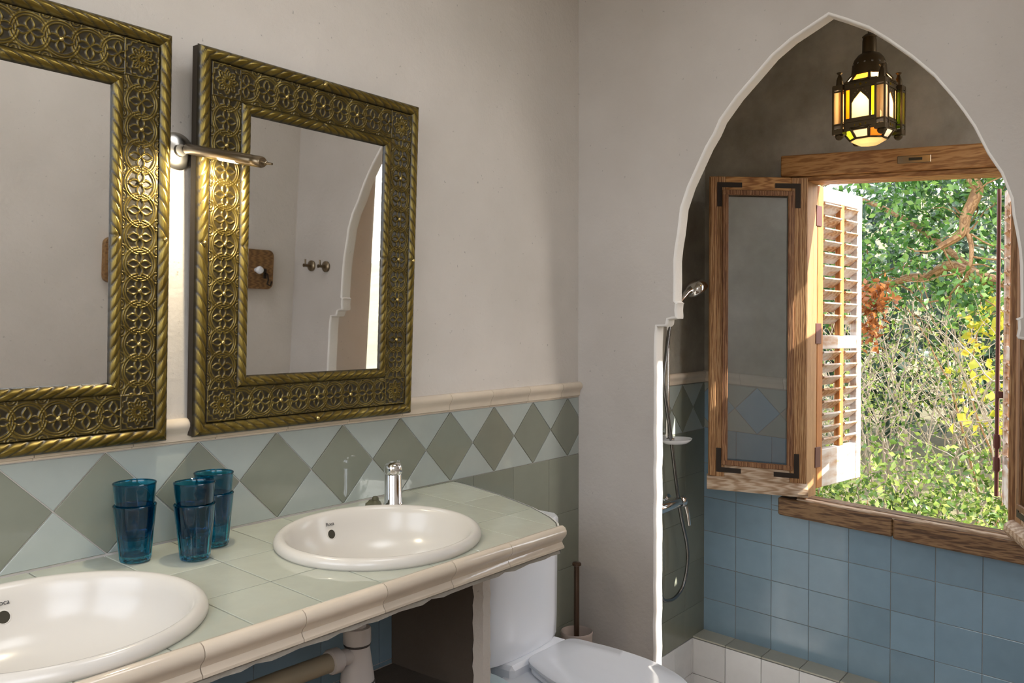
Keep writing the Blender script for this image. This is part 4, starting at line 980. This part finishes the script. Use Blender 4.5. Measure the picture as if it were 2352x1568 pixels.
# ------------------------------------------------------------------ outside
def gz(x, y): return -2.1 + .16*max(0, x-4) + .045*max(0, x-8)**1.25 + .05*math.sin(x*1.3+y) + .04*math.sin(y*2.1)
mb = MB(); mb.grid([[(3.9+i*.8, -14+j*1.2, gz(3.9+i*.8, -14+j*1.2)) for j in range(30)] for i in range(34)], True)
mb.grid([[(-14+i*1.27, -14+j*1.2, -2.1) for j in range(30)] for i in range(14)], True)
struct(mb.build('ground', M['earth'], fix=False))
def leaves(name, pts, size, mat, parent, c, up=.3, asp=.30, stuff=True, label=None):
    """folded two-triangle leaves at pts, one joined mesh"""
    n = len(pts); d = rng.normal(size=(n,3)); d[:,2] += up*0; d /= np.linalg.norm(d,axis=1)[:,None]
    q = rng.normal(size=(n,3)); q[:,2] += 1.2; sd = np.cross(d,q); sd /= np.linalg.norm(sd,axis=1)[:,None]; nn = np.cross(sd,d)
    L = size*(.6+.8*rng.random(n))[:,None]; Wd = L*asp
    b = pts; tip = pts+d*L; m = pts+d*L*.45
    v = np.stack([b, m+sd*Wd+nn*Wd*.35, tip, m-sd*Wd+nn*Wd*.35],1).reshape(-1,3)-np.array(c)
    i = np.arange(n)[:,None]*4; f = np.concatenate([i+np.array([0,1,2]), i+np.array([0,2,3])],1).reshape(-1,3)
    me = bpy.data.meshes.new(name); me.vertices.add(4*n); me.loops.add(6*n); me.polygons.add(2*n)
    me.vertices.foreach_set('co', v.ravel().astype(np.float32)); me.loops.foreach_set('vertex_index', f.ravel().astype(np.int32))
    me.polygons.foreach_set('loop_start', np.arange(0,6*n,3,dtype=np.int32)); me.polygons.foreach_set('loop_total', np.full(2*n,3,np.int32)); me.update(calc_edges=True)
    a = me.attributes.new('tone','FLOAT','POINT'); a.data.foreach_set('value', np.repeat(rng.random(n),4).astype(np.float32)); me.materials.append(mat)
    o = link(name, me, c, parent, label)
    if stuff: o['kind'] = 'stuff'
    return o
def clusters(cs, per, sp):
    cs = np.array(cs, float); k = rng.integers(0, len(cs), per); return cs[k]+rng.normal(size=(per,3))*np.array(sp)
def branch_walk(p, d, n, step, bend):
    out = [Vector(p)]; d = Vector(d).normalized()
    for _ in range(n):
        d = (d+Vector(rng.normal(size=3))*bend).normalized(); out.append(out[-1]+d*step)
    return out
# tree with the brown limbs
c = (6.3, -.4, gz(6.3,-.4))
t = thing('olive_green_tree', 'leafy tree with brown limbs reaching across the window from the right', 'tree', c)
limb1 = spline([(6.3,-.4,gz(6.3,-.4)),(6.25,-.2,-.6),(6.2,.35,.25),(6.1,.86,.36),(6.0,1.05,.42)], 6)
limbs = [([(6.3,-.4,gz(6.3,-.4)),(6.3,-.3,-.4),(6.2,.3,.9),(6.1,.8,1.5),(6.0,1.0,.98),(6.0,.99,.85),(6.0,1.05,.70),(6.0,1.06,.63),(6.0,1.08,.58),(6.0,1.2,.51)], .055, .022),
         ([(6.3,-.3,-.4),(6.3,.4,.1),(6.2,.98,.31),(6.2,1.18,.40),(6.2,1.31,.335),(6.2,1.44,.33),(6.2,1.56,.29),(6.2,1.74,.31)], .05, .018),
         ([(6.0,1.06,.66),(6.0,1.02,.52),(6.0,1.03,.36),(6.1,1.12,.2)], .018, .008),
         ([(6.3,-.3,-.4),(6.5,.2,.9),(6.6,.9,1.6),(6.6,1.8,2.0)], .06, .02), ([(6.2,.98,.31),(6.4,1.5,.75),(6.5,2.0,1.0),(6.5,2.5,1.1)], .025, .008)]
bm_ = MB()
for ptsL, r0, r1 in limbs:
    s_ = spline(ptsL, 6); bm_.tube(s_, [r0+(r1-r0)*i/(len(s_)-1) for i in range(len(s_))], 8)
    for _ in range(7):
        p = s_[int(rng.integers(len(s_)//2, len(s_)))]; w_ = branch_walk(p, rng.normal(size=3)+np.array([0,.3,.2]), 7, .07, .35); bm_.tube(w_, [.007*(1-i/9) for i in range(8)], 5)
bm_.build('limbs', M['bark'], t, fix=False)
cs = np.array([(5.9+.7*rng.random(), .5+2.2*rng.random(), .15+1.25*rng.random()) for _ in range(120)] + [(6.2+.6*rng.random(), -1.5+4.2*rng.random(), 1.2+1.2*rng.random()) for _ in range(70)])
cs = cs[~((cs[:,1] > 1.66) & (cs[:,2] > .62) & (cs[:,2] < 1.25))]
leaves('foliage', clusters(cs, 16000, (.11,.12,.09)), .048, M['leaf'], t, c)
cs = np.array([(5.6, 1.51, .22), (5.62,1.49,.12), (5.6,1.52,0), (5.6,1.50,-.06), (5.6,1.54,.15), (5.62,1.45,.2)])
leaves('dry_leaves', clusters(cs, 260, (.03,.035,.05)), .05, M['leaf_dry'], t, c, label='hanging bunch of dry brown leaves')
# bare-stemmed shrub in front
c = (6.6, 1.35, gz(6.6,1.35))
t = thing('bare_shrub', 'thin shrub of pale bare stems rising in the middle of the window', 'shrub', c)
bm_ = MB()
for _ in range(90):
    b0 = (6.2+1.0*rng.random(), .5+2.0*rng.random(), -1.6); w_ = branch_walk(b0, (rng.normal()*.15, rng.normal()*.30+.1, 1), 16, .125, .09)
    bm_.tube(w_, [.0085*(1-i/20) for i in range(17)], 5)
    for _ in range(4):
        p = w_[int(rng.integers(5, 15))]; q = branch_walk(p, (rng.normal()*.4, rng.normal()*.8, .8), 8, .06, .2); bm_.tube(q, [.004*(1-i/10) for i in range(9)], 4)
bm_.build('stems', M['twig'], t, fix=False)
leaves('sparse_leaves', clusters([(6.2+1.0*rng.random(), .5+2.0*rng.random(), -.9+1.0*rng.random()) for _ in range(150)], 4200, (.08,.1,.1)), .034, M['leaf_lime'], t, c)
# low bush
c = (5.6, 1.25, gz(5.6,1.25))
t = thing('low_bush', 'dense yellow-green bush along the bottom of the window view', 'shrub', c)
leaves('foliage', clusters([(5.3+1.1*rng.random(), .2+2.4*rng.random(), -1.75+.95*rng.random()**1.3) for _ in range(220)], 15000, (.08,.10,.08)), .042, M['leaf_lime'], t, c)
bm_ = MB()
for _ in range(26): bm_.tube(branch_walk((5.4+.8*rng.random(), .4+2.0*rng.random(), -1.95), (rng.normal()*.2, rng.normal()*.4, 1), 9, .10, .15), [.009*(1-i/12) for i in range(10)], 5)
bm_.build('stems', M['bark'], t, fix=False)
# yellowing climber on the right
c = (6.4, .95, gz(6.4,.95))
t = thing('yellow_climber', 'climber with yellow and lime leaves at the right of the window view', 'plant', c)
leaves('foliage', clusters([(6.2+.3*rng.random(), .82+.32*rng.random(), -.75+1.05*rng.random()) for _ in range(26)], 210, (.05,.05,.06)), .06, M['leaf_yellow'], t, c, asp=.5)
bm_ = MB()
for _ in range(7): bm_.tube(branch_walk((6.4, .75+.35*rng.random(), -1.5), (0, rng.normal()*.15, 1), 17, .115, .09), [.010*(1-i/24) for i in range(18)], 5)
bm_.build('stems', M['bark'], t, fix=False)
# background shrubs
for i, (x, y, hh, lb) in enumerate(((9.0, 2.6, 2.6, 'grey-green tree standing behind the bare shrub, left half of the view'), (9.4, .9, 3.0, 'grey-green tree standing behind the yellow climber, right half of the view'), (9.8, 4.6, 2.4, 'grey-green tree farther left, behind the sunlit shutter'))):
    c = (x, y, gz(x,y)); t = thing('background_tree', lb, 'tree', c)
    cs = [(x+rng.normal()*.45, y+rng.normal()*.75, c[2]+.3+hh*rng.random()) for _ in range(110)]
    leaves('foliage', clusters(cs, 5200, (.16,.2,.16)), .12, M['leaf_far'], t, c)
    bm_ = MB(); bm_.tube(branch_walk(c, (0,0,1), 8, hh/9, .06), [.08*(1-k/10) for k in range(9)], 8)
    for _ in range(9): bm_.tube(branch_walk((x,y,c[2]+.5+hh*.5*rng.random()), rng.normal(size=3)+np.array([0,0,.8]), 8, .13, .2), [.022*(1-k/10) for k in range(9)], 5)
    bm_.build('trunk', M['bark'], t, fix=False)
